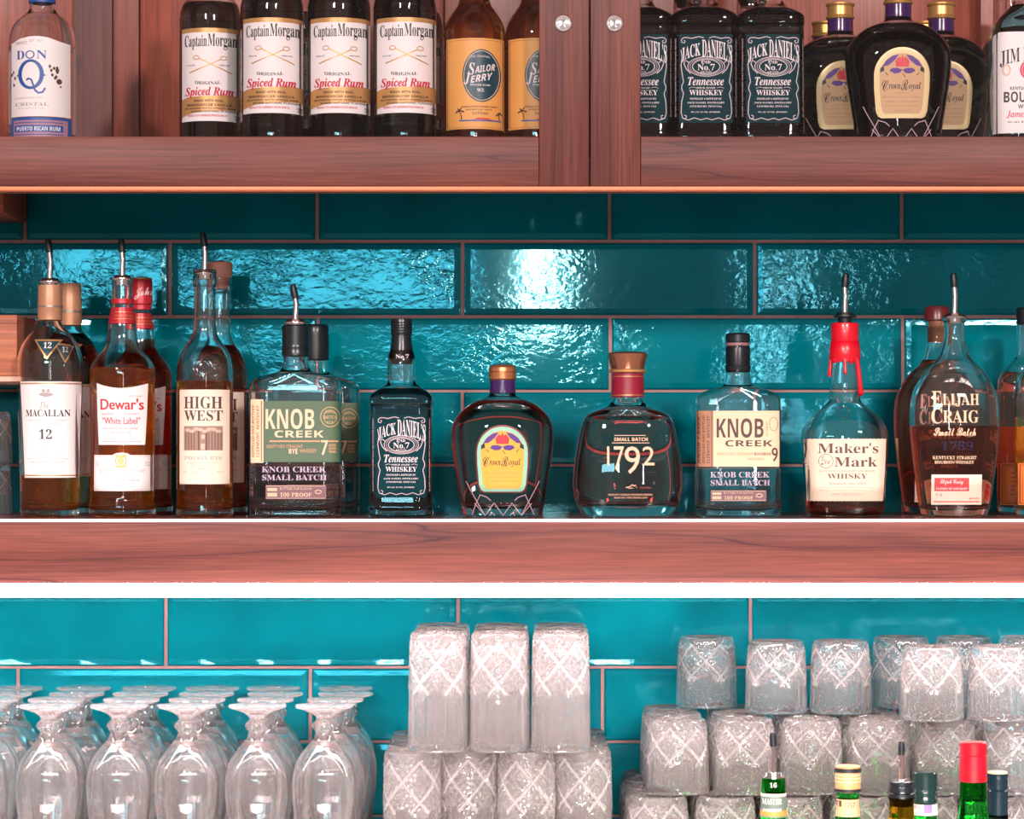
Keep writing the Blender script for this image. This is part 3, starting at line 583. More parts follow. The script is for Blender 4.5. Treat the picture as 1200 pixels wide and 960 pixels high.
# flattened round bottle with arched yellow label
M_YEL = mat('yellow_label', (.82, .42, .05), .55); M_MINT = mat('mint_border', (.30, .62, .46), .5); M_PUR = mat('purple_ink', (.09, .02, .24), .5)
def crown(name, cap_m, field, border, cool):
    b = Bottle(name, 589, D1, [(606, 44), (603, 46), (594, 48.5), (575, 51.5), (550, 55.5), (530, 58.6), (514, 60), (504, 59.8), (495, 57.6), (487, 53), (480, 46.5), (474, 39), (470, 31), (467, 23), (464.6, 17.6), (462, 15.4), (459, 14.8), (440, 14.4)], hd=.60, n=2.4, neck=466, zs=ZSH, level=470, liq=L_BLACK if cool else L_CROWN, foot=.012)
    def arch(hx, top, bot, N=18):
        pts = []
        for k in range(N+1):
            a = math.pi*k/N; pts.append((588.8-hx*math.cos(a), 530-(530-top)*math.sin(a)))
        return pts+[(588.8+hx*.99, 545), (588.8+hx*.92, bot-8), (588.8+hx*.84, bot-2), (588.8+hx*.72, bot), (588.8-hx*.72, bot), (588.8-hx*.84, bot-2), (588.8-hx*.92, bot-8), (588.8-hx*.99, 545)]
    L = b.decal('label', poly(*arch(31.6, 498, 578)), mat('label_rim', (.16, .03, .03), .4, .3) if not cool else mat('pale_gold_rim', (.74, .56, .30), .4, .2))
    b.decal('label_border', poly(*arch(29.6, 500, 576.4)), border, 1, L)
    f = b.decal('label_field', poly(*arch(25.2, 505, 573)), field, 2, L)
    cr_, pu, bk = [], [], []
    for s_ in (-1, 1):
        X = lambda u: 588.8+s_*u
        pu += [poly((X(4), 506.5), (X(11), 508), (X(18), 513), (X(22.5), 520), (X(16), 519), (X(9), 513.5)), poly((X(0), 523.6), (X(6), 521.6), (X(12), 522), (X(14.6), 525), (X(9), 528), (X(3), 527.4))]
        cr_ += [ell(X(3.6), 513.5, 2.6, 4.4, 10), poly((X(0), 520.4), (X(7), 520.4), (X(8), 514), (X(6), 511), (X(4.6), 516), (X(0), 512))]
        bk += [poly((X(21), 519), (X(24.6), 522), (X(24.8), 527), (X(20), 524.4)), band([(X(16), 530), (X(19), 526.6)], .8)]
    b.decal('crown_emblem', cr_+[ell(588.8, 513, 2, 4, 10), ell(588.8, 508.4, 1.1, 1.1, 8)], M_REDI, 3, f)
    b.decal('cushion_and_curtains', pu, M_PUR, 3, f)
    b.decal('lettering', bk+[T('C', 's', 566.2, 535.6, 573.4, 547.4), T('rown', 'bi', 573.8, 540, 586.6, 545.6), T('R', 's', 587.4, 535.2, 596, 547), T('oyal', 'bi', 596.2, 537.6, 609.8, 547.4), band([(589, 528), (592, 532)], .8)], M_INK, 3, f)
    b.decal('fine_print', [T('FINE DE LUXE', '', 582, 549, 596, 550.6), T('Blended Canadian Whisky', '', 568, 553.4, 609, 555.6), T('A BLEND OF RARE WHISKIES', '', 571, 558.6, 607, 560.4), T('DISTILLED AND BOTTLED BY', '', 571, 563, 607, 564.8), T('40% ALC/VOL', '', 580, 569, 598, 570.6)], mat('olive_ink', (.34, .22, .10), .5), 3, f)
    for q in ([(556, 590), (568.5, 604.4), (579, 589.6), (589.5, 604.4), (600, 589.6), (611, 604.4), (623, 590)], [(546, 564), (551, 574), (568, 604)], [(632, 564), (627, 574), (611, 604)],
              [(553, 604), (558, 590), (562.6, 580.4)], [(626, 604), (620, 590), (615.6, 580.4)], [(562, 580), (571, 583), (575, 587)], [(616, 580), (607, 583), (603, 587)], [(574, 604.6), (577, 601), (580, 604.6)], [(597.6, 604.6), (600.4, 601), (603.4, 604.6)]):
        pts = [(xa+(xb-xa)*t_/4, ya+(yb-ya)*t_/4) for (xa, ya), (xb, yb) in zip(q, q[1:]) for t_ in range(4)]+[q[-1]]
        b.decal('cut_line', band(pts, .85), mat('cut_edge', (.60, .42, .48), .2), 0)
    b.cap('cap', [(446, 14.6), (445, 15.6), (444.2, 16.2), (437, 16.4), (436.4, 15.8), (435.6, 16.4), (431, 16.2), (428.6, 14.2), (427.4, 9.5)] if not cool else [(446, 14.6), (445, 16.4), (443, 16.9), (441, 15.4), (431, 15.4), (429, 16.9), (427, 16.6), (426.6, 13)], cap_m)
    b.band('neck_band', 446, 460.5, mat('purple_glass_band', (.05, .015, .10), .2), .0006)
    return b
cr = crown('whisky_bottle', mat('copper_cap', (.68, .28, .13), .25, .75), M_YEL, M_MINT, 0)
cr.done('round-shouldered bottle with yellow arched label and crown, centre of the shelf')
# 1792 decanter
ev = Bottle('whiskey_bottle', 735.6, D1, [(606, 51), (602, 54), (594, 58.5), (582, 62.5), (568, 64.3), (555, 63.8), (530, 60.6), (505, 56), (494, 52.8), (487, 48), (482.4, 40), (479, 31), (476, 24), (472, 20.6), (466, 18.8), (436, 18.4)], hd=.5, n=3, neck=478, zs=ZSH, level=482, liq=L_CROWN, foot=.016, t=.004)
ev.decal('lettering', [T('1', '', 711.6, 523.4, 714.2, 545.4), T('7', '', 719.4, 523.2, 731.4, 551), T('9', '', 732, 523.2, 750, 555.4), T('2', '', 753, 523.4, 767, 545.4), T('SMALL BATCH', 'S', 719.7, 512.8, 759, 517), rect(720, 510, 757, 510.7), rect(717.4, 518.8, 761, 519.5)], mat('peach_print', (.84, .50, .32), .4), 0)
ev.decal('lettering', [T('KENTUCKY STRAIGHT BOURBON WHISKEY', 'S', 713, 578.8, 765, 581), T('BARTON 1792 DISTILLERY', 'S', 720, 582.4, 759, 584.4), band([(733.4, 571.4), (738, 570.6), (741, 568), (743, 569.6), (745.4, 568.6)], 1.1), band([(736, 572.4), (742, 572)], .7)], mat('peach_print', (0, 0, 0)), 0)
ev.band('neck_band', 438, 465.4, mat('burgundy_band', (.28, .01, .035), .35), .0008)
ev.decal('neck_band_line', [rect(717, 440.4, 754.6, 441.2), rect(717, 462.4, 754.6, 463.2)], M_GOLD, 0, relief=.0009)
ev.cap('cap_collar', [(437.4, 19), (436.4, 21.6), (434, 22), (433, 20.6)], M_GOLD)
ev.cap('stopper', [(433.2, 19.4), (432, 19.8), (417, 23.4), (415, 23.6), (413.6, 22), (412.6, 17), (412, 8)], mat('bronze_stopper', (.60, .28, .17), .18, .85))
ev.done('wide decanter bottle with gold numerals printed on the glass and bronze stopper')
# wax-dipped bottle
mk = Bottle('whisky_bottle', 990, D1, [(606, 41), (602, 43.6), (594, 45.2), (570, 46.6), (530, 49), (513, 49.8), (506, 49), (498, 45.8), (490, 40), (482, 31.6), (475, 23.4), (470, 19), (466, 17.8), (458, 18.4), (440, 17.6), (420, 15.8), (400, 14.2), (380, 13.6)], hd=.8, n=3.4, neck=468, zs=ZSH, level=582, liq=L_RED, foot=.006)
sc2 = [(x, y+(.8 if k % 2 else 0)) for k, (x, y) in enumerate([(940.4+99.2*i/40, 514) for i in range(41)])]+[(1038.6, 550), (1036.4, 587)]+[(x, y+(.8 if k % 2 else 0)) for k, (x, y) in enumerate([(1036-92*i/40, 587) for i in range(41)])]+[(941.8, 550)]
L = mk.decal('label', poly(*sc2), mat('ivory_paper', (.84, .70, .54), .6))
mk.decal('lettering', [T("Maker's", 'b', 958.8, 519.2, 1029.4, 531.4), T('Mark', 'b', 977.8, 535.8, 1028.2, 547.2), T('WHISKY', 'b', 970, 555.2, 1016.4, 561.2), ringe(968.2, 540.4, 8.2, 8.2, .6), T('S', '', 963, 535, 966.5, 540), T('IV', '', 967, 539.6, 973.6, 544), T('★', '', 962, 542, 966, 545.6)], mat('umber_ink', (.13, .05, .045), .5), 1, L)
mk.decal('fine_print', [T('KENTUCKY STRAIGHT BOURBON', 'b', 960, 551, 1025.4, 553.4), T('Handmade since 1953', 'bi', 971.6, 565, 1014.6, 568.4), T('DISTILLED, AGED AND BOTTLED BY THE DISTILLERY', '', 961, 570.8, 1024, 572.6), T('STAR HILL FARM, LORETTO, KENTUCKY U.S.A.', '', 961, 574, 1024, 575.8), T('750ML  45% ALC./VOL.', '', 975, 578.4, 1011, 580.4)], mat('faded_ink', (.50, .27, .20), .5), 1, L)
mk.decal('side_lettering', [rect(943.4, 543+3.3*k, 947.4, 543.9+3.3*k) for k in range(10)]+[ringe(944.8, 528, 1.8, 9, 1.2, 16)], M_BRN, 1, L)
M_WAX = mat('red_wax', (.72, .004, .02), .3, coat=.3)
mk.cap('wax_seal', [(424, 17.0), (420, 18.6), (410, 18.3), (401, 16.8), (400, 15.9), (398.6, 16.3), (381, 16.2), (379, 15.6), (378.4, 12)], M_WAX)
wx = [o for o in kids(mk.root) if o.name.startswith('wax_seal')][0]
def drip(pts, r):
    P_ = [mk.conv(x, y, r*.3) for x, y in pts]; tube('wax_drip', P_, [r*.9]*(len(P_)-2)+[r*1.15, r*.4], M_WAX, wx, 10)
drip([(974, 418), (972, 424), (971.4, 432), (971.2, 438), (971.2, 441)], .0026); drip([(992, 418), (993, 424), (993, 430), (993, 436), (993, 438)], .0022)
drip([(1006, 418), (1008, 428), (1009.4, 440), (1010.6, 452), (1011.6, 460), (1011.8, 463)], .0036); drip([(982, 420), (982, 423), (982, 425)], .003); drip([(1000, 420), (1000, 423), (1000, 426)], .003)
for r, X in ((7, 990),): tube('embossed_ring', [mk.conv(X+r*math.cos(math.radians(a)), 483+r*math.sin(math.radians(a)), .0002) for a in range(0, 361, 20)], .0009, G_CLEAR, mk.root, 6)
mk.pourer(320, 369, 1, 13, collar=M_RUB)
mk.done('squarish bottle dipped in dripping red wax, with ivory label')
# tall flattened oval bottle
def oval(level, liq, spout, ink=(.84, .60, .40)):
    b = Bottle('whiskey_bottle', 1118.5, D1, [(606, 37), (602, 39), (590, 42), (560, 46.2), (530, 50), (505, 52.2), (485, 52.4), (470, 51.4), (459, 48.4), (448, 43), (438, 36.4), (430, 29), (424, 22.6), (418, 18.4), (410, 15.6), (400, 12.8), (390, 11.8), (378, 12.2), (376, 14), (372, 14.4), (370, 13)], hd=.5, n=2.6, neck=424, zs=ZSH, level=level, liq=liq, foot=.01, t=.003)
    CR_ = mat('pale_gold_print' if spout else 'shaded_gold_print', ink, .4)  # rear bottle's gold print is painted darker as if in shade
    b.decal('lettering', [T('E', 'b', 1092.6, 458.4, 1104, 476.6), T('LIJAH', 'b', 1104.6, 461.4, 1147.6, 476.4), T('C', 'b', 1091.8, 478.6, 1104.4, 496.6), T('RAIG', 'b', 1105, 480.8, 1146.8, 495.6)], CR_, 0)
    b.decal('lettering', [T('Small Batch', 's', 1094.4, 501.4, 1143.4, 510.6), T('Small Batch', 's', 1094.8, 501.6, 1143.7, 510.8), T('KENTUCKY STRAIGHT', 'b', 1093.6, 534.4, 1144.6, 538.4), T('BOURBON WHISKEY', 'b', 1096, 540, 1141.8, 543.6)], CR_, 0)
    b.decal('embossed_date', [T('1789', 'bi', 1103, 517.4, 1140.4, 527.6)], mat('dark_relief', (.02, .012, .05), .2), 0)
    L = b.decal('label', rect(1092.5, 556.3, 1151.4, 591.7), M_CREAM)
    R = b.decal('label_panel', [rect(1096, 560.2, 1136, 575.8), rect(1095, 587.6, 1149, 588.8), T('SMALL BATCH', 'S', 1136, 583.4, 1147.6, 585.4)], mat('label_red', (.68, .05, .05), .5), 1, L)
    b.decal('lettering', [T('Elijah Craig', 's', 1103, 562, 1129, 569), T('FATHER OF BOURBON', 'b', 1098, 571.6, 1134, 574.2)], M_PAPER, 2, R)
    b.decal('fine_print', [T('94', '', 1097, 578, 1105, 582.6)], M_GREY, 1, L)
    if spout: b.pourer(320, 370, -1, 13.4, collar=M_METAL)
    else:
        b.cap('cork', [(396, 10), (376, 10.4), (369, 10.6)], mat('orange_cork', (.62, .28, .12), .6))
        b.cap('stopper', [(370, 13.4), (368.6, 15.8), (356, 15.4), (352.6, 13.4), (351.6, 9)], mat('dark_red_stopper', (.13, .02, .02), .3))
        for sx in (-1,):
            b.decal('edge_label', [poly((1068, 513), (1073, 513), (1077.5, 590), (1074, 590))], mat('gold_paper', (.80, .48, .18), .5), 0)
    return b
ej = oval(499, L_DARK, 1); ej.done('tall oval bottle half full with gold title printed on glass, spout fitted')
ej2 = oval(418, L_RED, 0, (.62, .26, .16)); ej2.root.location = (px(1098, D2), py(D2), ZSH); ej2.done('full oval bottle with dark red stopper, behind the half-full oval one')
# two orange-label bottles at the right edge
def edge(c, d, level, liq, lab):
    b = Bottle('whiskey_bottle', c, d, [(606, 31), (600, 33.4), (592, 34), (462, 34), (450, 33), (441, 29.6), (434, 24), (428, 18), (422, 13), (414, 11.4), (370, 11)], hd=.62, n=2.8, neck=436, zs=ZSH, level=level, liq=liq)
    L = b.decal('label', rect(c-29, 543, c+29, 592), mat('orange_paper', (.85, .25, .06), .5))
    b.decal('label_border', [frame(c-27, 545, c+27, 590, 1.2), frame(c-24.6, 547.6, c+24.6, 587.4, .6)]+[rect(c-18, 554+5*k, c+18-(k % 3)*5, 555.2+5*k) for k in range(6)], mat('dark_red_ink', (.30, .02, .01), .5), 1, L)
    b.back_label(c-28, 500, c+28, 590, M_CREAM)
    b.cap('cap', [(384, 11), (383, 12), (366, 12), (364, 10)], M_BLK)
    return b
e1 = edge(1224, D1, 489, L_SPICE, 0); e1.done('amber bottle with orange label cut off by the right edge')
e2 = edge(1203, 3.76, 440, L_RED, 0); e2.done('dark red bottle with orange label behind the amber one at the right edge')
# ------------------------------------------------------------------ bottles in the cabinet
D3, D4 = 3.5, 3.66
zcab = ZCB+.0003; YB = HY-.377*F/D3+.3                      # base row of the front bottles
dq = Bottle('rum_bottle', 49.5, D3, [(YB, 37), (YB-4, 39), (120, 39.2), (60, 39.2), (46, 38.4), (36, 36), (28, 31.5), (21, 24), (17, 18.6), (12, 15.6), (2, 14.8), (-40, 14)], zs=zcab, level=58, liq=L_CLEAR)
L = dq.decal('label', poly((11, 50), (22, 45), (34, 42.6), (45, 42.2), (56, 43.6), (68, 47.6), (79, 50), (79, 136.4), (11, 136.4)), M_PAPER)
M_BLU = mat('blue_ink', (.015, .09, .36), .45)
dq.decal('lettering', [T('D', 'b', 18.6, 59, 28.4, 69), T('O', '', 29.6, 59, 41, 69), T('N', 'b', 43, 59, 54.8, 69)], M_BLU, 1, L)
dq.decal('monogram', [ell(36, 87, 15.6, 17.6), band([(31, 95), (34, 92.6), (37.6, 94), (39, 100), (41, 106), (45, 109), (50, 108), (53, 103)], 2.0), poly((18, 88), (21.5, 86.4), (21.5, 89.6)), poly((54, 88), (50.5, 86.4), (50.5, 89.6))], M_BLU, 1, L)
dq.decal('monogram_counter', ell(36, 87, 10.6, 14.4), M_PAPER, 2, L); dq.decal('monogram_tail', band([(31, 94), (33.4, 92), (37, 93.4), (39, 99), (41, 105), (45, 109), (50, 108), (53, 103)], 2.2), M_BLU, 3, L)
dq.decal('crest', [ell(62+4*math.cos(k*1.1), 84+7*math.sin(k*1.7), 1.5, 2, 8) for k in range(8)]+[ell(68, 95, 3, 3.4, 10), ell(66, 82, 2, 3, 8), ell(69.5, 101, 1, 1.2, 8)]+[ell(14+2.4*math.cos(k*1.3), 91+8*math.sin(k*1.9), 1.2, 1.8, 8) for k in range(7)], M_BRN, 1, L)
dq.decal('fine_print', [T('CRISTAL', 'b', 16.6, 120, 57, 124), T('A CLEAN SMOOTH BLEND OF RUM', '', 15, 113.6, 50, 115.6), T('HECHO EN PUERTO RICO', '', 20, 126, 52, 127.6), T('PRODUCT', 'b', 17, 48, 32, 52), T('EST 1865', '', 35, 46, 50, 49)], M_GREY, 1, L)
K = dq.decal('lower_label', rect(11.5, 137.4, 80, YB-8), M_BLU)
dq.decal('lower_label_field', rect(14.5, 140.6, 76.5, YB-12), mat('mauve_print', (.42, .22, .30), .5), 1, K)
dq.decal('lower_label_bar', [rect(16, 146.6, 72, 154.4), rect(16, 143, 72, 144), rect(16, 157, 72, 158)], M_BLU, 2, K)
dq.decal('lettering', [T('PUERTO RICAN RUM', 'S', 19, 148.2, 69, 153.2)], M_PAPER, 3, K)
dq.band('capsule', -30, 5, M_BLU, .0009)
dq.done('clear rum bottle with white label and big blue letter Q')
sl = dup(dq, -42, 3.56, 'clear bottle cut off by the left edge of the cabinet', None)
# spiced rum with white label
cm = Bottle('rum_bottle', 318.8, D3, [(YB, 35), (YB-4, 36.8), (100, 37), (20, 37), (8, 36.6), (0, 35), (-12, 29), (-22, 20), (-32, 14.5), (-60, 13)], zs=zcab, level=-6, liq=L_RUM)
L = cm.decal('label', rect(283.8, 20.6, 353.6, 132.4), M_PAPER)
cm.decal('gold_bands', [rect(283.8, 20.6, 353.6, 25.8), poly(*([(283.8, 106), (290, 103.6), (300, 102.6), (320, 102), (340, 101), (353.6, 101), (353.6, 119), (340, 119.4), (320, 120.6), (300, 122.4), (290, 125), (283.8, 127)]))], mat('ochre_gold', (.62, .33, .12), .4, .25), 1, L)
q1 = T('Captain', 'b', 288, 29, 315.4, 46.6); q2 = T('Morgan', 'b', 316.6, 27.6, 349.4, 46.6)
cm.decal('lettering', [q1, q2, T('ORIGINAL', 'b', 301, 85, 331.6, 88.8, arch=-1.2), T('MADE WITH REAL', 'S', 300, 106.4, 335, 109.4), T('MADAGASCAR VANILLA', 'S', 291, 111.4, 344, 114.4), T('BLENDED WITH SPICES AND', 'S', 289, 116, 348, 118), T('OTHER NATURAL FLAVORS', 'S', 296, 119.6, 350, 121.8), T('SINCE', '', 291, 64.4, 301, 66), T('MERCED', '', 330, 64.4, 342, 66), T('750ML', 'S', 346.4, 125, 352.6, 127), T('35%', 'S', 347, 128, 352.4, 130)], M_INK, 2, L)
cm.decal('red_lettering', [T('Spiced Rum', 'bi', 288.6, 91.4, 345.4, 104.4), T('Spiced Rum', 'bi', 289, 91.6, 345.8, 104.6), T('PRODUCT OF CARIBBEAN SPICED RUM CO.', 'S', 292, 124.4, 339, 127)], mat('crimson_ink', (.62, .012, .05), .5), 2, L)
cm.decal('crossed_sabres', [band([(294.4, 74), (318, 65), (332, 58)], 1.4), band([(344, 74.4), (322, 65), (306, 57)], 1.4), ringe(335, 56.6, 3.6, 2.4, 1, 12), ringe(302.6, 56, 3.6, 2.4, 1, 12)], mat('ochre_gold', (0, 0, 0)), 1, L)
cm.band('shoulder_embossing', 10, 12, G_CLEAR, .0006)
cm.done('spiced rum bottle with white label, second from the left of the four', 'spiced rum bottles in the cabinet')
for c, d, t_ in ((246.6, 3.585, 'spiced rum bottle with white label, leftmost and slightly set back'), (397.2, 3.5, 'spiced rum bottle with white label, third from the left of the four'), (474.4, 3.498, 'spiced rum bottle with white label, rightmost, next to the orange-labelled bottle')):
    dup(cm, c, d, t_, 'spiced rum bottles in the cabinet')
dup(cm, 484, 3.66, 'dark rum bottle mostly hidden behind the rightmost white-labelled one', None)
dup(cm, 352, 3.67, 'dark rum bottle showing in the gap behind the second and third white-labelled ones', None)
# orange label rum
sj = Bottle('rum_bottle', 556, D3, [(YB, 34.6), (YB-4, 36), (100, 36.4), (44, 36.4), (36, 35.6), (28, 33), (20, 28.6), (13, 23.6), (7, 19.6), (0, 17.6), (-30, 15.6), (-60, 14)], zs=zcab, level=-2, liq=L_SPICE)
M_ORL = mat('orange_label_paper', (.80, .38, .10), .5)
L = sj.decal('label', rect(523, 44.6, 590.4, 151), M_ORL)
sj.decal('label_border', [frame(524.6, 47, 589, 149, .6)], M_BRN, 1, L)
C_ = sj.decal('roundel', ell(564.4, 88.5, 22.4, 31, 36), mat('dark_teal_print', (0, 0, 0)), 1, L)
sj.decal('roundel_ring', [ringe(564.4, 88.5, 20.6, 29, .6, 36)], M_CREAM, 2, C_)
sj.decal('lettering', [T('AILOR', 'Si', 556.6, 76, 579.6, 84, rise=4), T('ERRY', 'Si', 551.4, 87, 577, 95, rise=5), T('S', 'bi', 548.6, 73.6, 556.4, 87.6), T('J', 'bi', 543.6, 85.6, 551.6, 99), T('THE ORIGINAL', '', 551, 64.6, 574, 67, arch=1), T('SPICED RUM', 'S', 551, 98.6, 574, 100.6), T('92', 'b', 559, 103.6, 567, 107.4)], M_WHT, 2, C_)
sj.decal('fine_print', [T('CARIBBEAN RUM WITH NATURAL FLAVORS', 'S', 541, 124, 582, 126), T('SPIRIT OF 1911', 'S', 546, 127.6, 576, 129.4), T('TATTOO', 'b', 553, 131.4, 572, 134.4)], M_BRN, 1, L)
sj.decal('palm_trees', [band([(541, 140), (540, 133), (537, 129)], 1), band([(534, 132), (538, 129), (544, 131)], 1.6), band([(536, 127), (539, 129), (541, 126)], 1.3), band([(585, 140), (584, 134), (586, 131)], 1), band([(581, 135), (585, 131), (588, 134)], 1.5)], M_INK, 1, L)
sj.decal('sea_stripe', [rect(538, 140.4, 587, 142)], M_BLU, 1, L); sj.decal('sunset_stripe', [poly((554, 140), (560, 138), (572, 138.4), (578, 140))], M_REDI, 1, L)
sj.back_label(524, 50, 588, 148, M_CREAM)
sj.done('orange-glowing rum bottle with orange label and dark roundel, fully in view')
dup(sj, 628.4, 3.5, 'orange rum bottle with dark roundel, half hidden behind the left door frame')
# square bottles with black labels
for c, d, t_ in ((823.6, 3.5, 'square bottle with black label in the cabinet, middle of three'), (901.2, 3.5, 'square bottle with black label in the cabinet, rightmost of three'), (748, 3.5, 'square bottle with black label half hidden by the right door frame')):
    dup(jd, c, d, t_, 'square black-label bottles in the cabinet', zcab, 1.04)
for c, t_ in ((806, 'dark square bottle standing behind the middle black-labelled one in the cabinet'), (880, 'dark square bottle standing behind the rightmost black-labelled one in the cabinet')):
    dup(jd, c, 3.68, t_, None, zcab, 1.04)
# crown bottles
cr2 = crown('whisky_bottle', mat('ridged_gold_cap', (.72, .40, .12), .3, .6), mat('tan_label', (.60, .38, .20), .55), mat('pale_gold_border', (.78, .62, .32), .45), 1)
cr2.root.location = (px(1052.4, 3.48), py(3.48), zcab); cr2.done('round-shouldered bottle with pale gold arched label, front one in the cabinet')
for c, d, t_ in ((984.6, 3.60, 'round-shouldered gold-label bottle at the left rear of the front one in the cabinet'), (1103, 3.60, 'round-shouldered gold-label bottle at the right rear of the front one in the cabinet'), (967, 3.76, 'gold-capped bottle whose cap just shows behind the left rear one'), (1086, 3.76, 'gold-capped bottle whose cap just shows behind the right rear one')):
    dup(cr2, c, d, t_, None, zcab)
# white label bourbon at the right
jb = Bottle('bourbon_bottle', 1203, D3, [(YB, 40), (YB-4, 42.6), (100, 43), (50, 43), (38, 41.6), (30, 38.6), (22, 33), (14, 25), (8, 19), (2, 15.6), (-40, 14.4)], hd=.85, n=4, neck=14, zs=zcab, level=8, liq=L_BLACK)
L = jb.decal('label', poly((1163, 48), (1167, 40), (1172, 37), (1234, 37), (1239, 40), (1243, 48), (1243, 156), (1163, 156)), M_PAPER)
jb.decal('lettering', [T('JIM BEAM', 'b', 1173, 55, 1234, 74, rise=2, arch=4), T('KENTUCKY STRAIGHT', 'S', 1184, 101.6, 1232, 105.6), T('BOURBON', 'S', 1177, 107.4, 1237, 120), T('WHISKEY', 'S', 1193, 122.4, 1222, 127), T('40% ALC. BY VOL. 80 PROOF', 'S', 1181, 142, 1228, 144)], M_INK, 1, L)
jb.decal('seal', [ell(1207, 82, 12, 12, 24), T('James B. Beam', 'bi', 1180, 129.6, 1234, 138.6)], mat('magenta_red', (.70, .03, .14), .5), 1, L)
jb.decal('seal_detail', [ringe(1207, 82, 9.4, 9.4, .7), ringe(1180, 82, 4, 6, 2, 12)], mat('peach_ink', (.80, .52, .36), .5), 2, L)
jb.decal('side_lettering', [T('GENUINE BOURBON STRAIGHT WHISKEY', 'b', 1164.6, 60, 1167.4, 152, rot=True)], M_GREY, 1, L)
jb.done('bourbon bottle with large white label and red seal at the right edge of the cabinet')
dup(jb, 1186, 3.70, 'dark bourbon bottle behind the large white-labelled one at the right edge')
# ------------------------------------------------------------------ glassware
def glass_mesh(name, outer, inner, N, disp=None, gm=None):
    """outer and inner: (z, r) lists; one closed skin running up the outside and back down inside"""
    path = [(0, outer[0][0])]+[(r, z) for z, r in outer]+[(r, z) for z, r in reversed(inner)]+[(0, inner[0][0])]
    no = len(outer)+1; vs, fs = [], []
    vs.append((0, 0, path[0][1])); fr = [0.0]
    for i, (r, z) in enumerate(path[1:-1], 1):
        for k in range(N):
            a = 2*math.pi*k/N; dr, fo = disp(a, z) if disp and i < no else (0, 0); rr = r+dr; fr.append(fo)
            vs.append((rr*math.cos(a), rr*math.sin(a), z))
    fr.append(0.0); vs.append((0, 0, path[-1][1])); R = len(path)-2
    for i in range(R-1):
        for k in range(N):
            a = 1+i*N+k; b = 1+i*N+(k+1) % N; fs.append((a, b, b+N, a+N))
    for k in range(N):
        fs.append((0, 1+(k+1) % N, 1+k)); fs.append((len(vs)-1, 1+(R-1)*N+k, 1+(R-1)*N+(k+1) % N))
    me = bpy.data.meshes.new(name); me.from_pydata(vs, [], fs); me.materials.append(gm or G_WARE); me.shade_smooth(); me.update()
    me.set_sharp_from_angle(angle=math.radians(24)); me.attributes.new('frost_glint', 'FLOAT', 'POINT').data.foreach_set('value', fr); return me
G_WARE = glass('glassware', (1, 1, 1), 1.5)
G_STEM = glass('stemware', (1, 1, 1), 1.5)
for G_, f0_ in ((G_STEM, .045), (G_WARE, .10)):
  n_ = G_.node_tree; g_ = [q for q in n_.nodes if q.type == 'BSDF_GLASS'][0]; o_ = [q for q in n_.nodes if q.type == 'OUTPUT_MATERIAL'][0]
  d_ = n_.nodes.new('ShaderNodeBsdfTranslucent'); d2_ = n_.nodes.new('ShaderNodeBsdfDiffuse'); a_ = n_.nodes.new('ShaderNodeMixShader'); a2_ = n_.nodes.new('ShaderNodeMixShader')
  d_.inputs[0].default_value = d2_.inputs[0].default_value = (.98, .93, .93, 1); a_.inputs[0].default_value = .5; f_ = n_.nodes.new('ShaderNodeAttribute'); f_.attribute_name = 'frost_glint'; q_ = n_.nodes.new('ShaderNodeMath'); q_.operation = 'MULTIPLY_ADD'; q_.inputs[1].default_value = .30; q_.inputs[2].default_value = f0_; n_.links.new(f_.outputs['Fac'], q_.inputs[0]); n_.links.new(q_.outputs[0], a2_.inputs[0])
  n_.links.new(d_.outputs[0], a_.inputs[1]); n_.links.new(d2_.outputs[0], a_.inputs[2]); n_.links.new(g_.outputs[0], a2_.inputs[1]); n_.links.new(a_.outputs[0], a2_.inputs[2]); n_.links.new(a2_.outputs[0], o_.inputs[0])
def dense(prof, st):
    zs_ = [p[0] for p in prof]; f = pchip(zs_, [p[1] for p in prof]); n = max(2, int((zs_[-1]-zs_[0])/st)); return [(zs_[0]+(zs_[-1]-zs_[0])*i/n, f(zs_[0]+(zs_[-1]-zs_[0])*i/n)) for i in range(n+1)]
def cut(H, foot_h, top_h, reps, vs_, deep):
    """height of the cut pattern of an upside-down tumbler: diamonds below its foot, flutes towards the rim"""
    def f(a, z):
        y = H-z                                             # distance below the foot
        u = a/(2*math.pi)*reps; v = (y-foot_h)/vs_
        if y < foot_h-.003 or y > H-.006: return 0, 0
        edge_ = min(1, (y-foot_h+.003)/.003, (H-.006-y)/.004)
        zig = foot_h+top_h*(.72+.28*abs(2*((u+.0) % 1)-1))
        A, B_ = u+v, u-v
        if y < zig:
            fa, fb = abs((A % 1)-.5)*2, abs((B_ % 1)-.5)*2
            gr = max(0, 1-(1-fa)/.16, 1-(1-fb)/.16)         # broad diagonal grooves
            pa, pb = abs(((A*4) % 1)-.5)*2, abs(((B_*4) % 1)-.5)*2
            pr = max(0, max(pa, pb)-.6)/.4
            return deep*edge_*(-1.2*gr+.5*(1-max(pa, pb))*(1-gr)), edge_*(min(1, gr*1.6)+(.6*pr)*(1-gr))  # white weight along the ground cuts also paints their facet glints
        w = abs(((u*4) % 1)-.5)*2
        return deep*edge_*(-.5*w**3), edge_*max(0, w-.8)*1.6*min(1, (H-.004-y)/.03)
    return f
HB = dict(H=.153, rf=.0355, rr=.0385)
hi_me = glass_mesh('highball', [(0, .0372), (.0012, .0385)]+dense([(.002, .0387), (.08, .0375), (.145, .0360)], .0024)+[(.149, .0358), (.1515, .0348), (.153, .033)],
                   [(.0, .0368), (.0012, .0362)]+dense([(.004, .0360), (.08, .0345), (.128, .0320)], .012)+[(.134, .029), (.1365, .022), (.137, .008)], 144, cut(.153, .012, .078, 5, .052, .0022))
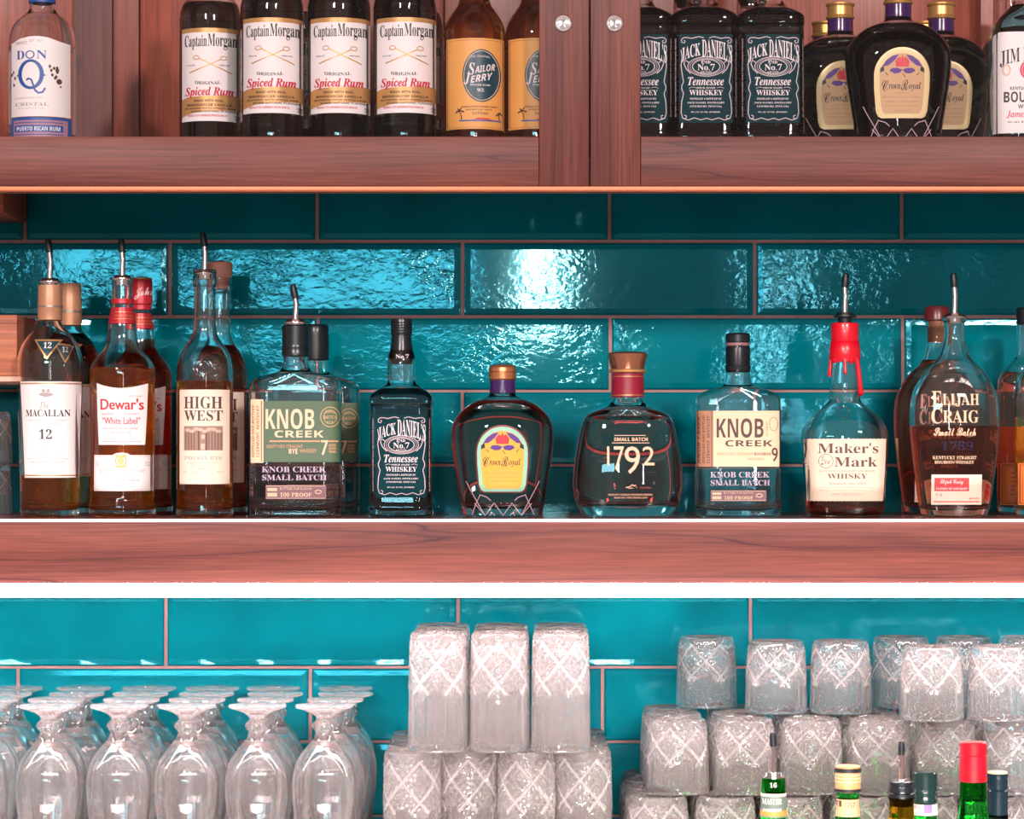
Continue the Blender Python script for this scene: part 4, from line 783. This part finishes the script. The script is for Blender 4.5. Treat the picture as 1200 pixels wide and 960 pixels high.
ro_me = glass_mesh('rocks', [(0, .0402), (.0012, .0415)]+dense([(.002, .0418), (.05, .0400), (.088, .0372)], .0022)+[(.0915, .0370), (.0942, .0358), (.0955, .034)],
                   [(.0, .0398), (.0012, .0392)]+dense([(.004, .0388), (.05, .0370), (.073, .0345)], .012)+[(.079, .031), (.081, .024), (.0815, .008)], 144, cut(.0955, .010, .052, 6, .042, .0022))
def lobes(a, z): return (.0004*math.cos(9*a) if z < .165 else 0), (.5 if z > .203 else .35*max(0, math.cos(9*a))**5 if z < .17 else .1)  # white streaks and feet paint the gleam of lit clear glass
st_me = glass_mesh('stem', [(0, .0318), (.0008, .0326)]+dense([(.0015, .0328), (.03, .0335), (.06, .0372), (.095, .0415), (.115, .0420), (.135, .0385), (.150, .0310), (.163, .0205), (.172, .0132), (.178, .0112)], .0035)[0:]+
                   [(.1795, .0112), (.1815, .0128), (.184, .0152), (.1868, .0163), (.1896, .0155), (.1925, .0128), (.195, .0102), (.1975, .0104), (.2005, .0128), (.204, .0178), (.2075, .027), (.2105, .0368), (.2125, .0374), (.2138, .0368), (.2142, .034), (.2140, .012)],
                   [(0, .0310), (.0008, .0304)]+dense([(.003, .0304), (.03, .0312), (.06, .0350), (.095, .0394), (.115, .0398), (.135, .0360), (.148, .0285), (.158, .019), (.163, .011)], .006)+[(.1645, .004)], 64, lobes, G_STEM)
def ware(name, me, c, d, z, label, group, rot=0, s=1):
    o = bpy.data.objects.new(name, me); link(o); o.location = (px(c, d), py(d), z); o.rotation_euler = (0, 0, rot); o.scale = (s, s, s)
    tag(o, label, 'glass', group); return o
ORD = ['first', 'second', 'third', 'fourth', 'fifth', 'sixth', 'seventh', 'eighth', 'ninth']
DEP = [3.580, 3.668, 3.756, 3.844]; ROWN = ['front', 'second', 'third', 'back']
cols = [(-28, -12, 5, 18), (57, 66, 90, 98), (139.5, 154, 164.6, 175), (219, 231, 242, 249), (301.6, 311, 322.6, 320.4), (380, 393, 405, 405)]
for i, cc in enumerate(cols):
    for j, c in enumerate(cc):
        ware('beer_glass', st_me, c, DEP[j], ZCT+.0002, 'upturned stemmed beer glass, %s row, %s column from the left' % (ROWN[j], ORD[i]), 'upturned stemmed beer glasses on the counter', rot=i*.7+j*1.3)
# highballs: two layers
hz = ZCT+.0002
for j in range(4):
    for i, c in enumerate((483, 550, 617, 684)):
        d = 3.60+.078*j+(.026 if i % 2 else 0)
        xm = px(c, 3.60)
        ware('highball_glass', hi_me, CX+xm*F/d, d, hz, 'upturned cut-glass highball, bottom layer, %s row, %s from the left' % (ROWN[j], ORD[i]), 'stacked cut-glass highballs', rot=i*.9+j*.37)
for j in range(3):
    for i, c in enumerate((513, 585, 657)):
        d = 3.60+.083*j; xm = px(c, 3.60)
        ware('highball_glass', hi_me, CX+xm*F/d+(2 if j else 0), d, hz+.1533, 'upturned cut-glass highball, top layer, %s row, %s from the left' % (ROWN[j], ORD[i]), 'stacked cut-glass highballs', rot=.3+i*.6+j*.5)
# rocks glasses: three layers
for j in range(4):
    for i in range(7):
        d = 3.60+.086*j; ware('rocks_glass', ro_me, CX+px(771+79*i, 3.60)*F/d, d, hz, 'upturned cut-glass tumbler, bottom layer, %s row, %s from the left' % (ROWN[j], ORD[i]), 'stacked cut-glass tumblers', rot=.5*i+j)
for j in range(3):
    for i in range(6):
        d = 3.63+.086*j; ware('rocks_glass', ro_me, CX+px(794+78.4*i, 3.63)*F/d, d, hz+.0958, 'upturned cut-glass tumbler, middle layer, %s row, %s from the left' % (ROWN[j], ORD[i]), 'stacked cut-glass tumblers', rot=.2+.6*i+j)
top = [(828, 3.80, 'alone at the left end'), (909.5, 3.72, 'second from the left'), (985, 3.72, 'third from the left'), (1056, 3.80, 'fourth from the left, set back'), (1129, 3.80, 'back row above the black-spouted bottle'), (1203, 3.80, 'back row at the right edge'),
       (1092, 3.62, 'front row, left one of the pair at the right'), (1171, 3.62, 'front row, cut off by the right edge')]
for c, d, t_ in top: ware('rocks_glass', ro_me, c, d, hz+.0958*2, 'upturned cut-glass tumbler, top layer, '+t_, 'stacked cut-glass tumblers', rot=c*.01)
# two stacked tumblers on the shelf at the far left
ware('rocks_glass', ro_me, -12, 3.74, ZSH+.0002, 'plain tumbler on the shelf at the left edge, lower of two', None, 0, .72)
ware('rocks_glass', ro_me, -12, 3.74, ZSH+.0004+.0955*.72, 'plain tumbler on the shelf at the left edge, upper of two', None, 1, .72)
# ------------------------------------------------------------------ bottles standing in front, necks only in view
D5 = 3.30; zl_ = .7752; YL = HY+(ZC-zl_)*F/D5
def neckb(name, c, prof, gm, liq=None, lev=None, d=D5):
    return Bottle(name, c, d, [(YL, 29), (YL-6, 30.5), (1050, 30.5), (1025, 28), (1005, 22), (985, 17.5)]+prof, zs=zl_, gmat=gm, liq=liq, level=lev)
b = neckb('liqueur_bottle', 906.5, [(965, 15.6), (936, 14.4), (912, 13.6)], G_GREEN)
b.band('neck_label', 929.5, 957, mat('grey_green_paper', (.14, .20, .16), .5), .0006); b.band('neck_stripe', 929, 932.4, M_CREAM, .0008); b.band('neck_stripe', 948.6, 955, mat('amber_stripe', (.80, .30, .06), .5), .0008)
b.decal('neck_lettering', [T('16', 'b', 904, 919.4, 911.5, 925), T('DIGESTIF', 'S', 897, 950, 917, 953.6), T('MASTER', 'b', 896, 938, 917, 945)], M_PAPER, 0, relief=.0009)
b.pourer(858, 908, -1, 14, collar=M_METAL); b.done('dark green bottle with amber-striped neck and black-tipped spout, leftmost in front')
b = neckb('vermouth_bottle', 993.5, [(965, 15), (945, 13), (930, 12.4), (900, 12)], G_GREEN)
M_OCAP = mat('orange_foil', (.84, .42, .17), .4, .15)
b.cap('cap', [(928, 13.4), (927, 15), (898, 14.6), (897, 13)], M_OCAP); b.band('cap_stripe', 900, 904.6, M_INK, .0036); b.band('cap_stripe', 924, 927.4, M_INK, .0036)
for k in range(3): b.band('cap_ridge', 906.6+4*k, 908+4*k, mat('pale_orange_foil', (.9, .62, .38), .4), .0034)
K = b.band('neck_label', 936, 956, mat('peach_label', (.84, .46, .24), .5), .0006)
b.decal('neck_mark', [rect(983, 941, 989, 948), T('1757', '', 993, 943, 1004, 949)], M_BRN, 0, relief=.0008)
b.done('green bottle with orange foil cap and dark stripes, in front of the tumblers')
b = neckb('liqueur_bottle', 1056.5, [(965, 15), (945, 14.2), (922, 13.4)], G_OLIVE)
b.band('lip', 930, 935, G_DARK, .0022)
b.cap('black_collar', [(945, 10), (936, 12.6), (935, 15.8), (932.4, 16.4), (930, 15.8), (929, 13.8), (925, 14.6), (921, 13.4), (920, 14.2), (916, 14.2), (915, 12)], M_BLK)
b.pourer(868, 916, 0, 12, collar=M_METAL); b.done('olive glass bottle with black collar and upright spout')
b = neckb('wine_bottle', 1083, [(965, 14.6), (940, 13.6), (915, 13)], G_GREEN, d=3.36) if False else Bottle('wine_bottle', 1083.5, 3.37, [(HY+(ZC-zl_)*F/3.37, 34), (1190, 36), (1050, 36), (1020, 30), (1000, 20), (965, 14.6), (940, 13.8), (915, 13)], zs=zl_, gmat=G_GREEN)
b.cap('screw_cap', [(944, 14), (943, 15), (936, 14.6), (934.6, 15.2), (931, 14.4), (929, 15.2), (926, 14.4), (923, 15.2), (920, 14.6), (917, 15), (909, 14.6), (907.6, 13.4)], mat('dark_green_cap', (.008, .03, .03), .22))
b.band('neck_label', 944.6, 957.4, M_CREAM, .0008); b.decal('neck_lettering', [T('1821', 'b', 1073.5, 947, 1082, 950.6), rect(1086, 946, 1095, 956)], mat('lilac_ink', (.24, .16, .34), .5), 0, relief=.001)
b.done('green bottle with ridged black screw cap beside the spouted olive one')
b = neckb('gin_bottle', 1140.5, [(965, 18.6), (950, 17), (934, 15.6), (915, 15), (880, 14)], G_GREEN, glass('green_gin', ior=.92, sigma=sig((.5, .9, .5))), 938)
b.cap('cap', [(916, 14.8), (915.4, 16), (885.6, 15.8), (885, 15.2), (884.2, 15.8), (870.6, 15.6), (869.4, 14.6), (869, 10)], mat('red_cap', (.62, .004, .02), .35))
b.decal('cap_lettering', [T('Gordon', 's', 1131, 905, 1148, 910)], mat('dark_red_ink', (0, 0, 0)), 0, relief=.0012)
b.done('bright green bottle with tall red cap')
b = Bottle('wine_bottle', 1169, 3.37, [(HY+(ZC-zl_)*F/3.37, 32), (1190, 34), (1050, 34), (1020, 28), (1000, 19), (965, 12.6), (940, 11.6), (912, 11)], zs=zl_, gmat=G_DARK)
b.cap('screw_cap', [(960, 12.2), (930, 12.2), (929, 11.4), (927, 12.4), (923, 11.6), (920, 12.4), (917, 11.6), (914, 12.2), (909.4, 12), (908.6, 11)], mat('blue_black_cap', (.006, .022, .035), .22))
b.cap('cap_top', [(909.2, 11.8), (907.4, 11.6), (906.8, 9)], mat('pale_orange_foil', (0, 0, 0)))
b.done('dark bottle with blue-black cap and pale top, behind the red-capped one')
